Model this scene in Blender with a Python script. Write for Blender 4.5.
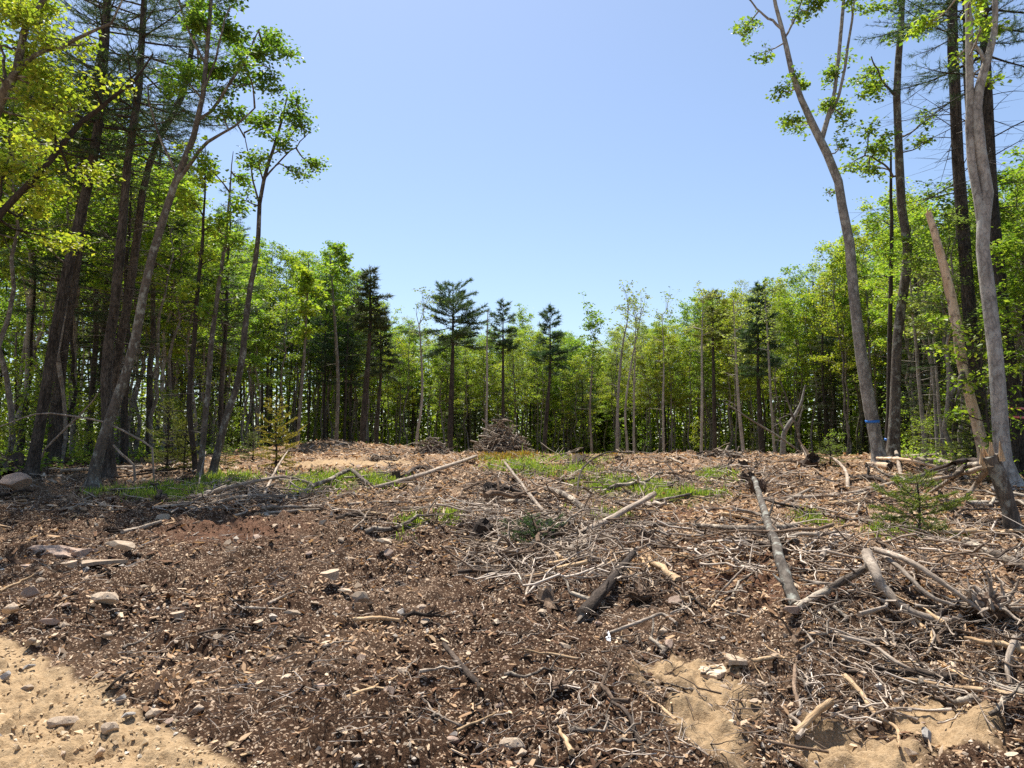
import bpy, bmesh, math, random
import numpy as np
from mathutils import Vector, Matrix

for o in list(bpy.data.objects):
    bpy.data.objects.remove(o)
scene = bpy.context.scene
COL = scene.collection
R = math.radians
random.seed(11)
rng = np.random.default_rng(11)

# ------------------------------------------------------------------ camera, sky, sun, exposure
F = 774.0
EYE = 1.70
PITCH = math.atan((455 - 384) / F)
cam_d = bpy.data.cameras.new('camera')
cam_d.sensor_width = 36.0
cam_d.lens = F / 1024 * 36
cam_d.clip_start = 0.05
cam_d.clip_end = 4000
cam = bpy.data.objects.new('camera', cam_d)
COL.objects.link(cam)
cam.location = (0, 0, EYE)
cam.rotation_euler = (R(90) + PITCH, 0, 0)
scene.camera = cam

SUN_AZ, SUN_EL = R(-20), R(67)          # azimuth measured from +Y towards +X
S = Vector((math.sin(SUN_AZ) * math.cos(SUN_EL), math.cos(SUN_AZ) * math.cos(SUN_EL), math.sin(SUN_EL)))
world = bpy.data.worlds.new('World')
scene.world = world
world.use_nodes = True
wn = world.node_tree
wn.nodes.clear()
sky = wn.nodes.new('ShaderNodeTexSky')
sky.sky_type = 'NISHITA'
sky.sun_disc = False
sky.sun_elevation = SUN_EL
sky.sun_rotation = SUN_AZ
sky.altitude = 100
sky.air_density = 1.0
sky.dust_density = 1.1
sky.ozone_density = 2.2
bgn = wn.nodes.new('ShaderNodeBackground')
bgn.inputs['Strength'].default_value = 0.095
wo = wn.nodes.new('ShaderNodeOutputWorld')
wn.links.new(sky.outputs[0], bgn.inputs[0])
wn.links.new(bgn.outputs[0], wo.inputs[0])

sd = bpy.data.lights.new('sun', 'SUN')
sd.energy = 4.9
sd.angle = R(0.53)
sd.color = (1.0, 0.95, 0.87)
so = bpy.data.objects.new('sun', sd)
so.rotation_euler = S.to_track_quat('Z', 'Y').to_euler()
so.location = (-20, 30, 60)
COL.objects.link(so)

scene.view_settings.view_transform = 'Standard'
scene.view_settings.look = 'None'
scene.view_settings.gamma = 1
scene.view_settings.exposure = 0.95
scene.render.engine = 'CYCLES'
cy = scene.cycles
cy.max_bounces = 6
cy.diffuse_bounces = 3
cy.glossy_bounces = 2
cy.transmission_bounces = 4
cy.use_denoising = False
cy.caustics_reflective = False
cy.caustics_refractive = False

# ------------------------------------------------------------------ scene bookkeeping
def tag(o, label=None, cat=None, group=None, kind=None):
    if label: o['label'] = label
    if cat: o['category'] = cat
    if group: o['group'] = group
    if kind: o['kind'] = kind
    return o

def empty(name, loc, label, cat, group=None, rz=0.0, sc=None):
    o = bpy.data.objects.new(name, None)
    o.empty_display_size = 0.2
    COL.objects.link(o)
    o.location = loc
    o.rotation_euler = (0, 0, rz)
    if sc is not None:
        o.scale = sc
    return tag(o, label, cat, group)

def put(name, me, parent=None, loc=(0, 0, 0), rot=(0, 0, 0), sc=(1, 1, 1)):
    o = bpy.data.objects.new(name, me)
    COL.objects.link(o)
    o.location = loc
    o.rotation_euler = rot
    o.scale = sc
    if parent is not None:
        o.parent = parent
    return o

# ------------------------------------------------------------------ mesh helpers
class MB:
    """collects vertices and faces (any size) with a material index per face"""
    def __init__(s):
        s.v, s.f, s.m, s.n = [], [], [], 0
    def add(s, V, Fs, mat=0):
        V = np.asarray(V, dtype=np.float64).reshape(-1, 3)
        s.v.append(V)
        for Fa in (Fs if isinstance(Fs, list) else [Fs]):
            Fa = np.asarray(Fa, dtype=np.int64)
            if len(Fa):
                s.f.append(Fa + s.n)
                s.m.append(np.full(len(Fa), mat, dtype=np.int32))
        s.n += len(V)
    def mesh(s, name, mats, smooth=True, origin=(0, 0, 0)):
        V = np.concatenate(s.v) - np.asarray(origin) if s.v else np.zeros((0, 3))
        me = bpy.data.meshes.new(name)
        me.vertices.add(len(V))
        me.vertices.foreach_set('co', V.astype(np.float32).ravel())
        loops = np.concatenate([f.ravel() for f in s.f])
        tot = np.concatenate([np.full(len(f), f.shape[1]) for f in s.f])
        start = np.concatenate([[0], np.cumsum(tot)[:-1]])
        me.loops.add(len(loops))
        me.loops.foreach_set('vertex_index', loops.astype(np.int32))
        me.polygons.add(len(tot))
        me.polygons.foreach_set('loop_start', start.astype(np.int32))
        me.polygons.foreach_set('material_index', np.concatenate(s.m))
        me.polygons.foreach_set('use_smooth', np.full(len(tot), smooth))
        me.update(calc_edges=True)
        for m in (mats if isinstance(mats, (list, tuple)) else [mats]):
            me.materials.append(m)
        return me

def unit(a):
    a = np.asarray(a, float)
    return a / (np.linalg.norm(a, axis=-1, keepdims=True) + 1e-12)

def tube(mb, pts, rad, n=7, mat=0, cap_mat=None, wob=0.0, g=rng, close=True):
    pts = np.asarray(pts, float)
    k = len(pts)
    rad = np.broadcast_to(np.asarray(rad, float), (k,))
    T = np.empty_like(pts)
    T[1:-1] = pts[2:] - pts[:-2]
    T[0] = pts[1] - pts[0]
    T[-1] = pts[-1] - pts[-2]
    T = unit(T)
    ref = np.array([0, 0, 1.0]) if abs(T[0, 2]) < 0.9 else np.array([1.0, 0, 0])
    N = unit(np.cross(ref, T[0]))
    a = np.linspace(0, 2 * math.pi, n, endpoint=False)
    ca, sa = np.cos(a), np.sin(a)
    V = np.empty((k, n, 3))
    for i in range(k):
        N = unit(N - T[i] * N.dot(T[i]))
        B = np.cross(T[i], N)
        r = rad[i] * (1 + (g.normal(0, wob, n) if wob else 0))
        V[i] = pts[i] + (ca * r)[:, None] * N + (sa * r)[:, None] * B
    idx = np.arange(k * n).reshape(k, n)
    A, B2 = idx[:-1], idx[1:]
    Q = np.stack([A, np.roll(A, -1, 1), np.roll(B2, -1, 1), B2], -1).reshape(-1, 4)
    mb.add(V.reshape(-1, 3), Q, mat)
    if close:
        cm = mat if cap_mat is None else cap_mat
        base = V.reshape(-1, 3)
        mb.add(base[:n], np.arange(n)[None, ::-1], cm)
        mb.add(base[-n:], np.arange(n)[None, :], cm)

def smooth_path(pts, k):
    """Catmull-Rom resample"""
    P = np.asarray(pts, float)
    if len(P) == 2:
        t = np.linspace(0, 1, k)[:, None]
        return P[0] * (1 - t) + P[1] * t
    E = np.vstack([2 * P[0] - P[1], P, 2 * P[-1] - P[-2]])
    out = []
    for u in np.linspace(0, len(P) - 1 - 1e-9, k):
        i = int(u)
        t = u - i
        p0, p1, p2, p3 = E[i], E[i + 1], E[i + 2], E[i + 3]
        out.append(0.5 * (2 * p1 + (p2 - p0) * t + (2 * p0 - 5 * p1 + 4 * p2 - p3) * t * t + (3 * p1 - p0 - 3 * p2 + p3) * t ** 3))
    return np.array(out)

def sstep(a, b, x):
    t = np.clip((x - a) / (b - a), 0, 1)
    return t * t * (3 - 2 * t)

TAB = np.random.default_rng(5).random((256, 256))
def vnoise(x, y):
    x = np.asarray(x, float); y = np.asarray(y, float)
    xi = np.floor(x).astype(np.int64); yi = np.floor(y).astype(np.int64)
    u = x - xi; v = y - yi
    u = u * u * (3 - 2 * u); v = v * v * (3 - 2 * v)
    a = TAB[xi & 255, yi & 255]; b = TAB[(xi + 1) & 255, yi & 255]
    c = TAB[xi & 255, (yi + 1) & 255]; d = TAB[(xi + 1) & 255, (yi + 1) & 255]
    return (a * (1 - u) + b * u) * (1 - v) + (c * (1 - u) + d * u) * v
def fbm(x, y, o=3):
    s, a, t = 0, 1.0, 0
    for i in range(o):
        s = s + a * (vnoise(x * 2 ** i + 17.3 * i, y * 2 ** i + 9.1 * i) - 0.5)
        t += a
        a *= 0.5
    return s / t * 2

# ------------------------------------------------------------------ terrain
RN = np.array([-0.65, -0.76])                    # road side of the dirt edge
def road_d(x, y):
    return .10 + (x + 4.75) * RN[0] + (y - 7.0) * RN[1] + 0.06 * fbm(x * 1.1, y * 1.1, 3)

def base_h(x, y):
    x = np.asarray(x, float); y = np.asarray(y, float)
    h = 1.6 * sstep(3.0, 28.0, y)
    h = h - 0.35 * sstep(36, 60, y)
    h = h + 0.75 * np.exp(-((x + 8.5) / 4.5) ** 2 - ((y - 38) / 4.0) ** 2)
    h = h + 0.10 * np.exp(-((x - 6) / 7) ** 2 - ((y - 30) / 4.0) ** 2)
    h = h + 0.30 * sstep(6.3, 7.7, y + 0.12 * x) * sstep(1.9, 3.3, x) * (1 - sstep(8, 20, y))
    h = h + 0.26 * np.exp(-((x - .1) / 1.7) ** 2 - ((y - 12.6) / 1.5) ** 2)
    rd = road_d(x, y)
    h = h - 0.07 * sstep(0.0, 0.5, rd) - 0.05 * sstep(0.9, 1.6, rd)
    return h

def H(x, y, fine=False):
    x = np.asarray(x, float); y = np.asarray(y, float)
    rd = road_d(x, y)
    clear = 1 - sstep(-0.15, 0.2, rd)
    h = base_h(x, y) + clear * (0.13 * fbm(x / 2.3, y / 2.3, 2) + 0.05 * fbm(x / 0.8 + 3, y / 0.8, 2)
                                + 0.15 * np.abs(fbm(x / 0.30, y / 0.30, 3)) - 0.075 + 0.16 * np.abs(fbm(x / 0.85 + 70, y / 0.85, 2)) * sstep(26, 10, y))
    if fine:
        r = np.hypot(x, y)
        lod = 1 / (1 + (r / 16) ** 2)
        n2 = fbm(x / 0.11 + 40, y / 0.11, 3)
        h = h + clear * (0.05 * n2 + 0.018 * lod * fbm(x / 0.035, y / 0.035, 2))
        # road: tyre berm with diagonal lug marks
        berm = sstep(0.0, 0.25, rd) * (1 - sstep(1.0, 1.5, rd))
        al = x * 0.76 - y * 0.65
        h = h + sstep(-0.1, 0.15, rd) * (0.012 * fbm(x / 0.12, y / 0.12, 3) + 0.010 * fbm(x / 0.035, y / 0.035, 2))
        lug = np.sin((al * 1.0 + rd * 0.8) * 34 + 2.5 * fbm(x * 2, y * 2, 2))
        h = h + berm * (0.05 + 0.09 * fbm(x / 0.2 + 9, y / 0.2, 4) - 0.07 * np.abs(fbm(x / 0.09, y / 0.09, 2)) + 0.016 * lug * (0.5 + fbm(x * 3, y * 3, 2)))
    return h

CP, SP = math.cos(PITCH), math.sin(PITCH)
def ray(px, py):
    u = (px - 512) / F
    v = (384 - py) / F
    return np.array([u, CP - v * SP, SP + v * CP])
def P(px, py, Y):
    """world point seen at (px, py) that stands Y metres in front"""
    d = ray(px, py)
    return np.array([0, 0, EYE]) + d * (Y / d[1])
T0 = np.exp(np.linspace(math.log(1.5), math.log(75), 150))
def gp(px, py):
    """where the sight line through a pixel of the photograph meets the ground"""
    d = ray(px, py)
    t = T0
    for _ in range(2):
        below = EYE + d[2] * t < H(d[0] * t, d[1] * t)
        if not below.any():
            x, y = d[0] * 34, d[1] * 34
            return np.array([x, y, float(H(x, y))])
        i = int(np.argmax(below))
        t = np.linspace(t[max(0, i - 1)], t[i], 24)
    x, y = d[0] * t[min(i, 23)], d[1] * t[min(i, 23)]
    return np.array([x, y, float(H(x, y))])
def gY(px, Y):
    x = (px - 512) / F * Y * 1.0
    return np.array([x, Y, float(H(x, Y))])

# ------------------------------------------------------------------ materials
def nmat(name):
    m = bpy.data.materials.new(name)
    m.use_nodes = True
    nt = m.node_tree
    b = nt.nodes['Principled BSDF']
    return m, nt, b
def nd(nt, t, **k):
    n = nt.nodes.new(t)
    for a, v in k.items():
        setattr(n, a, v)
    return n
def ramp(nt, fac, stops, interp='LINEAR'):
    r = nd(nt, 'ShaderNodeValToRGB')
    r.color_ramp.interpolation = interp
    e = r.color_ramp.elements
    while len(e) < len(stops):
        e.new(0.5)
    for i, (p, c) in enumerate(stops):
        e[i].position = p
        e[i].color = (*c, 1)
    nt.links.new(fac, r.inputs[0])
    return r.outputs[0]
def noise(nt, vec, scale, detail=4, rough=0.6):
    n = nd(nt, 'ShaderNodeTexNoise')
    n.inputs['Scale'].default_value = scale
    n.inputs['Detail'].default_value = detail
    n.inputs['Roughness'].default_value = rough
    if vec is not None:
        nt.links.new(vec, n.inputs['Vector'])
    return n.outputs[0]
def mix(nt, fac, a, b, mode='MIX'):
    m = nd(nt, 'ShaderNodeMixRGB', blend_type=mode)
    for s, v in ((0, fac), (1, a), (2, b)):
        if isinstance(v, (int, float)):
            m.inputs[s].default_value = v
        elif isinstance(v, tuple):
            m.inputs[s].default_value = (*v, 1)
        else:
            nt.links.new(v, m.inputs[s])
    return m.outputs[0]
def mapping(nt, sc, src='Object'):
    tc = nd(nt, 'ShaderNodeTexCoord')
    mp = nd(nt, 'ShaderNodeMapping')
    mp.inputs['Scale'].default_value = sc
    nt.links.new(tc.outputs[src], mp.inputs[0])
    return mp.outputs[0]
def bump(nt, b, h, strength=0.5, dist=0.02):
    bp = nd(nt, 'ShaderNodeBump')
    bp.inputs['Strength'].default_value = strength
    bp.inputs['Distance'].default_value = dist
    nt.links.new(h, bp.inputs['Height'])
    nt.links.new(bp.outputs[0], b.inputs['Normal'])

def bark(name, dark, mid, light, sc=14, stretch=0.18, lichen=None, lich_amt=0.6, bstr=0.8, furrow=.4):
    m, nt, b = nmat(name)
    v = mapping(nt, (1, 1, stretch))
    n1 = noise(nt, v, sc, 6, 0.7)
    n2 = noise(nt, mapping(nt, (1, 1, 0.6)), sc * 0.25, 4, 0.6)
    c = ramp(nt, n1, [(0.32, dark), (0.5, mid), (0.68, light)])
    c = mix(nt, 0.40, c, ramp(nt, n2, [(0.35, dark), (0.65, light)]))
    vf = nd(nt, 'ShaderNodeTexVoronoi', feature='DISTANCE_TO_EDGE')
    vf.inputs['Scale'].default_value = sc * 1.6
    mpv = nd(nt, 'ShaderNodeMixRGB', blend_type='ADD')
    mpv.inputs[0].default_value = .08
    nt.links.new(v, mpv.inputs[1]); nt.links.new(n1, mpv.inputs[2])
    nt.links.new(mpv.outputs[0], vf.inputs['Vector'])
    c = mix(nt, furrow, c, ramp(nt, vf.outputs['Distance'], [(.0, (.25, .23, .21)), (.16, (1.1, 1.1, 1.1))]), 'MULTIPLY')
    oi = nd(nt, 'ShaderNodeObjectInfo')
    c = mix(nt, 1.0, c, ramp(nt, oi.outputs['Random'], [(0.0, (0.75, 0.75, 0.75)), (1.0, (1.25, 1.22, 1.18))]), 'MULTIPLY')
    if lichen:
        n3 = noise(nt, mapping(nt, (1, 1, 0.7)), 6.5, 5, 0.65)
        c = mix(nt, ramp(nt, n3, [(lich_amt - 0.05, (0, 0, 0)), (lich_amt + 0.06, (1, 1, 1))]), c, lichen)
    nt.links.new(c, b.inputs['Base Color'])
    b.inputs['Roughness'].default_value = 0.9
    b.inputs['Specular IOR Level'].default_value = 0.2
    bump(nt, b, n1, bstr, 0.03)
    return m

M = {}
M['bark_pine'] = bark('bark_pine', (.013, .011, .009), (.058, .048, .039), (.135, .115, .095), 16, .2, None, .6, 1.0, .85)
M['bark_grey'] = bark('bark_grey', (.035, .028, .022), (.10, .083, .068), (.19, .165, .135), 12, .35, (.27, .27, .23), .58, .7)
M['bark_beech'] = bark('bark_beech', (.10, .09, .08), (.255, .235, .212), (.44, .415, .375), 7, .5, (.38, .37, .33), .56, .6)
M['bark_pole'] = bark('bark_pole', (.06, .05, .042), (.19, .165, .135), (.32, .285, .24), 10, .4, (.40, .39, .34), .6, .5)
M['bark_dark'] = bark('bark_dark', (.015, .012, .009), (.05, .04, .032), (.10, .08, .065), 18, .3)
M['bark_birch'] = bark('bark_birch', (.13, .115, .095), (.34, .31, .27), (.48, .45, .40), 5, 1.6, (.12, .10, .085), .66, .3)
M['bleached'] = bark('wood_bleached', (.11, .08, .058), (.33, .262, .20), (.55, .47, .38), 22, .12, (.2, .15, .11), .66, .6)
M['log_bark'] = bark('log_bark', (.035, .026, .02), (.13, .103, .08), (.29, .245, .2), 18, .4, (.46, .385, .29), .56, .9, .7)
M['log_dark'] = bark('log_dark', (.014, .010, .008), (.05, .036, .027), (.13, .098, .075), 22, .3, None, .6, 1)
M['wood_fresh'] = bark('wood_fresh', (.3, .18, .09), (.5, .34, .19), (.64, .47, .29), 26, .1, None, .6, .6)
M['snag'] = bark('wood_debarked', (.36, .22, .12), (.62, .46, .31), (.76, .64, .49), 11, .14, (.24, .17, .12), .57, .6, .15)
M['root'] = bark('root_bark', (.05, .032, .02), (.13, .085, .055), (.3, .215, .15), 25, .3)

def leaf(name, cols, trans=0.5, tr_gain=(1.5, 1.7, 0.9), rough=0.5, spec=0.35, obj_rand=True):
    m, nt, b = nmat(name)
    g = nd(nt, 'ShaderNodeNewGeometry')
    c = ramp(nt, g.outputs['Random Per Island'], cols)
    if obj_rand:
        oi = nd(nt, 'ShaderNodeObjectInfo')
        c = mix(nt, 1.0, c, ramp(nt, oi.outputs['Random'], [(0, (.82, .92, .95)), (.5, (1, 1, 1)), (1, (1.22, 1.1, .92))]), 'MULTIPLY')
    nt.links.new(c, b.inputs['Base Color'])
    b.inputs['Roughness'].default_value = rough
    b.inputs['Specular IOR Level'].default_value = spec
    if trans > 0:
        t = nd(nt, 'ShaderNodeBsdfTranslucent')
        nt.links.new(mix(nt, 1.0, c, tr_gain, 'MULTIPLY'), t.inputs[0])
        ms = nd(nt, 'ShaderNodeMixShader')
        ms.inputs[0].default_value = trans
        nt.links.new(b.outputs[0], ms.inputs[1])
        nt.links.new(t.outputs[0], ms.inputs[2])
        nt.links.new(ms.outputs[0], nt.nodes['Material Output'].inputs['Surface'])
    return m
M['leaf'] = leaf('maple_leaf', [(0, (.085, .15, .02)), (.5, (.18, .26, .03)), (1, (.31, .345, .045))])
M['leaf_mid'] = leaf('summer_leaf', [(0, (.07, .125, .018)), (.5, (.145, .215, .028)), (1, (.25, .29, .04))])
M['leaf_yellow'] = leaf('young_leaf', [(0, (.15, .205, .024)), (.6, (.245, .285, .034)), (1, (.33, .305, .042))])
M['leaf_pale'] = leaf('pale_young_leaf', [(0, (.14, .18, .045)), (1, (.25, .265, .08))])
M['needle'] = leaf('pine_needle', [(0, (.028, .058, .026)), (.6, (.055, .10, .042)), (1, (.10, .14, .055))], .35, (1.3, 1.4, .9), .55, .3)
M['needle_dark'] = leaf('spruce_needle', [(0, (.032, .054, .024)), (.7, (.06, .085, .036)), (1, (.10, .105, .045))], .3, (1.3, 1.3, .9), .6, .2)
M['needle_fir'] = leaf('fir_needle', [(0, (.08, .12, .025)), (.6, (.15, .185, .035)), (1, (.23, .225, .05))], .45, (1.4, 1.4, .8), .5, .3)
M['needle_yellow'] = leaf('yellow_fir_needle', [(0, (.17, .19, .03)), (.6, (.28, .27, .04)), (1, (.36, .31, .05))], .5, (1.4, 1.3, .8), .5, .3)
M['grass'] = leaf('grass_blade', [(0, (.13, .2, .028)), (.6, (.23, .31, .042)), (1, (.37, .37, .09))], .45, (1.4, 1.5, .8), .5, .3, False)
M['fern_yellow'] = leaf('yellow_groundcover', [(0, (.2, .17, .03)), (.6, (.33, .24, .04)), (1, (.4, .2, .04))], .35, (1.3, 1.2, .8), .6, .2, False)
M['dry_leaf'] = leaf('dry_leaf', [(0, (.13, .07, .036)), (.3, (.33, .20, .11)), (.65, (.54, .37, .22)), (1, (.68, .53, .37))], .2, (1.2, 1, .7), .8, .15, False)
M['duff'] = leaf('forest_leaf_mould', [(0, (.05, .03, .018)), (.6, (.13, .08, .045)), (1, (.24, .16, .09))], 0, (1, 1, 1), .9, .1, False)
M['chip'] = leaf('bark_chip', [(0, (.018, .009, .005)), (.52, (.07, .034, .017)), (.74, (.20, .105, .055)), (.9, (.40, .26, .145)), (1, (.62, .47, .32))], 0, (1, 1, 1), .85, .2, False)
M['clod'] = leaf('soil_clod', [(0, (.018, .009, .005)), (.5, (.055, .028, .015)), (.8, (.13, .07, .038)), (1, (.34, .22, .13))], 0, (1, 1, 1), .95, .1, False)
M['pebble'] = leaf('pebble', [(0, (.10, .065, .04)), (.5, (.26, .18, .115)), (.8, (.5, .40, .29)), (1, (.42, .385, .34))], 0, (1, 1, 1), .8, .25, False)
M['sand_pebble'] = leaf('sand_pebble', [(0, (.36, .25, .14)), (.6, (.5, .37, .22)), (.9, (.62, .5, .34)), (1, (.42, .38, .33))], 0, (1, 1, 1), .85, .2, False)
M['slash'] = leaf('slash_wood', [(0, (.05, .034, .024)), (.35, (.16, .115, .082)), (.65, (.36, .285, .215)), (1, (.58, .49, .40))], 0, (1, 1, 1), .85, .15, False)
M['sand_clod'] = leaf('sand_clod', [(0, (.32, .215, .12)), (.7, (.42, .30, .175)), (1, (.5, .38, .25))], 0, (1, 1, 1), .95, .1, False)
M['twig'] = leaf('twig_wood', [(0, (.04, .028, .02)), (.5, (.14, .105, .078)), (.8, (.34, .28, .225)), (1, (.5, .43, .36))], 0, (1, 1, 1), .85, .15, False)

def rock_mat(name, a, b_, c_):
    m, nt, b = nmat(name)
    v = mapping(nt, (1, 1, 1))
    n1 = noise(nt, v, 5, 6, .65)
    n2 = noise(nt, v, 40, 4, .6)
    c = ramp(nt, n1, [(.3, a), (.52, b_), (.72, c_)])
    c = mix(nt, .35, c, ramp(nt, n2, [(.35, a), (.65, c_)]))
    oi = nd(nt, 'ShaderNodeObjectInfo')
    c = mix(nt, 1.0, c, ramp(nt, oi.outputs['Random'], [(0, (.7, .68, .66)), (.5, (1, .98, .95)), (1, (1.15, 1.12, 1.1))]), 'MULTIPLY')
    nt.links.new(c, b.inputs['Base Color'])
    b.inputs['Roughness'].default_value = .85
    b.inputs['Specular IOR Level'].default_value = .25
    bump(nt, b, n2, .5, .01)
    return m
M['rock_tan'] = rock_mat('rock_tan', (.29, .20, .13), (.50, .39, .28), (.62, .52, .40))
M['rock_grey'] = rock_mat('rock_grey', (.2, .18, .16), (.34, .315, .285), (.5, .47, .43))
M['rock_pink'] = rock_mat('rock_pink', (.22, .15, .11), (.38, .275, .21), (.5, .39, .31))

def flat_mat(name, col, rough=.6):
    m, nt, b = nmat(name)
    n = noise(nt, mapping(nt, (1, 1, 1)), 30, 3)
    nt.links.new(mix(nt, n, tuple(.75 * k for k in col), tuple(min(1, 1.15 * k) for k in col)), b.inputs['Base Color'])
    b.inputs['Roughness'].default_value = rough
    return m
M['tape_blue'] = flat_mat('tape_blue', (.02, .16, .55), .4)
M['tape_pink'] = flat_mat('tape_pink', (.85, .2, .2), .4)
M['paper'] = flat_mat('paper', (.72, .74, .78), .6)

def ground_mat():
    m, nt, b = nmat('soil')
    tc = nd(nt, 'ShaderNodeTexCoord')
    v = tc.outputs['Object']
    at = nd(nt, 'ShaderNodeAttribute', attribute_name='zone')
    sp = nd(nt, 'ShaderNodeSeparateColor')
    nt.links.new(at.outputs['Color'], sp.inputs[0])
    at2 = nd(nt, 'ShaderNodeAttribute', attribute_name='zone_b')
    sp2 = nd(nt, 'ShaderNodeSeparateColor')
    nt.links.new(at2.outputs['Color'], sp2.inputs[0])
    big = noise(nt, v, .7, 5, .6)
    med = noise(nt, v, 6, 6, .7)
    fine = noise(nt, v, 38, 5, .75)
    vo = nd(nt, 'ShaderNodeTexVoronoi')
    vo.inputs['Scale'].default_value = 75
    nt.links.new(v, vo.inputs['Vector'])
    vs = nd(nt, 'ShaderNodeSeparateColor')
    nt.links.new(vo.outputs['Color'], vs.inputs[0])
    fin2 = noise(nt, v, 120, 4, .7)
    dark = ramp(nt, fine, [(.36, (.009, .005, .003)), (.5, (.038, .019, .010)), (.62, (.095, .05, .027)), (.74, (.22, .13, .076))])
    dark = mix(nt, .5, dark, ramp(nt, fin2, [(.38, (.011, .006, .0035)), (.52, (.046, .023, .012)), (.66, (.19, .11, .062))]))
    dark = mix(nt, ramp(nt, med, [(.5, (0, 0, 0)), (.8, (.6, .6, .6))]), dark, ramp(nt, fin2, [(.35, (.045, .025, .014)), (.5, (.12, .07, .042)), (.65, (.27, .18, .115))]))
    dark = mix(nt, ramp(nt, vs.outputs[0], [(.84, (0, 0, 0)), (.88, (1, 1, 1))], 'LINEAR'), dark, ramp(nt, vs.outputs[1], [(0, (.2, .13, .08)), (1, (.5, .38, .27))]))
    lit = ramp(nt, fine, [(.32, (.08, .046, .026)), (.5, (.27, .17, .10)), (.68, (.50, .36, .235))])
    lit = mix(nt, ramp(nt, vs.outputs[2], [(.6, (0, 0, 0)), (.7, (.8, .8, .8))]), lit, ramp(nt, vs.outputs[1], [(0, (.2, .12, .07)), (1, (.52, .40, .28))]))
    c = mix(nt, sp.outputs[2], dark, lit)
    red = ramp(nt, fine, [(.32, (.04, .018, .010)), (.5, (.105, .05, .028)), (.7, (.24, .135, .08))])
    c = mix(nt, sp2.outputs[0], c, red)
    sand = ramp(nt, fine, [(.3, (.24, .155, .08)), (.5, (.36, .25, .14)), (.7, (.46, .335, .2))])
    sand = mix(nt, ramp(nt, med, [(.4, (0, 0, 0)), (.75, (.6, .6, .6))]), sand, (.40, .275, .15))
    c = mix(nt, sp.outputs[0], c, sand)
    green = ramp(nt, fine, [(.35, (.045, .075, .014)), (.65, (.14, .18, .04))])
    c = mix(nt, sp.outputs[1], c, green)
    forest = ramp(nt, fine, [(.35, (.03, .02, .012)), (.5, (.08, .052, .03)), (.68, (.17, .12, .07))])
    c = mix(nt, sp2.outputs[1], c, forest)
    nt.links.new(c, b.inputs['Base Color'])
    b.inputs['Roughness'].default_value = .95
    b.inputs['Specular IOR Level'].default_value = .12
    bump(nt, b, fine, .9, .02)
    return m
M['ground'] = ground_mat()

# ------------------------------------------------------------------ clearing outline and zones
EDGE = np.array([(-60, 13), (-30, 15), (-13.2, 17.5), (-11.6, 24), (-13, 34), (-16, 45), (-17, 55), (-12, 65), (0, 70), (10, 68), (19, 60), (23, 50),
                 (21.5, 42), (17, 33), (13.8, 26.5), (11.8, 21.5), (11.6, 17), (17, 13), (45, 10)], float)
POLY = np.vstack([EDGE, [(60, -60), (-60, -60)]])
def inside(x, y):
    x = np.asarray(x, float); y = np.asarray(y, float)
    c = np.zeros(x.shape, bool)
    n = len(POLY)
    j = n - 1
    for i in range(n):
        xi, yi = POLY[i]; xj, yj = POLY[j]
        cond = ((yi > y) != (yj > y)) & (x < (xj - xi) * (y - yi) / (yj - yi + 1e-12) + xi)
        c ^= cond
        j = i
    return c
def edge_dist(x, y):
    x = np.asarray(x, float); y = np.asarray(y, float)
    d = np.full(x.shape, 1e9)
    for a, b in zip(EDGE[:-1], EDGE[1:]):
        ab = b - a
        t = np.clip(((x - a[0]) * ab[0] + (y - a[1]) * ab[1]) / ab.dot(ab), 0, 1)
        d = np.minimum(d, np.hypot(x - a[0] - t * ab[0], y - a[1] - t * ab[1]))
    return d
def forest_depth(x, y):
    return np.where(inside(x, y), -1, 1) * edge_dist(x, y)

def ell(x, y, px, py, rx, ry, soft=.35):
    """soft patch on the ground round the spot seen at (px, py)"""
    c = gp(px, py)
    a = gp(px, py + ry); b = gp(px, max(py - ry, 452))
    ax = rx * c[1] / F
    ay = min(max(.15, abs(b[1] - a[1]) / 2), 2.2)
    q = np.sqrt(((x - c[0]) / ax) ** 2 + ((y - (a[1] + b[1]) / 2) / ay) ** 2) + .55 * fbm(x / (.35 * ax + .1), y / (.35 * ay + .1), 3)
    return 1 - sstep(1 - soft, 1 + soft, q)

SAND = [(712, 735, 30, 34), (690, 672, 45, 22), (935, 722, 45, 24), (875, 760, 55, 22), (345, 465, 58, 8)]
GREEN = [(345, 482, 52, 6), (320, 490, 30, 3), (411, 526, 9, 2.5), (449, 518, 6, 3), (640, 492, 48, 7), (700, 499, 28, 5), (555, 470, 45, 4), (520, 466, 35, 3),
         (170, 492, 34, 5), (600, 484, 30, 4), (612, 449, 22, 2), (714, 477, 12, 6), (735, 480, 12, 4), (545, 461, 60, 3), (815, 522, 12, 4), (890, 535, 16, 3),
         (230, 480, 30, 5), (110, 494, 20, 3), (600, 517, 25, 3)]
YELL = [(560, 452, 75, 4), (495, 456, 32, 5), (610, 447, 18, 2)]
REDD = [(620, 545, 45, 8), (740, 560, 60, 25), (680, 515, 45, 9), (230, 535, 70, 12), (840, 590, 40, 10), (570, 560, 50, 15), (760, 590, 20, 18)]
LITTER = [(850, 530, 140, 45), (700, 470, 120, 12), (540, 500, 90, 20), (960, 560, 90, 30), (640, 560, 60, 16)]

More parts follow.
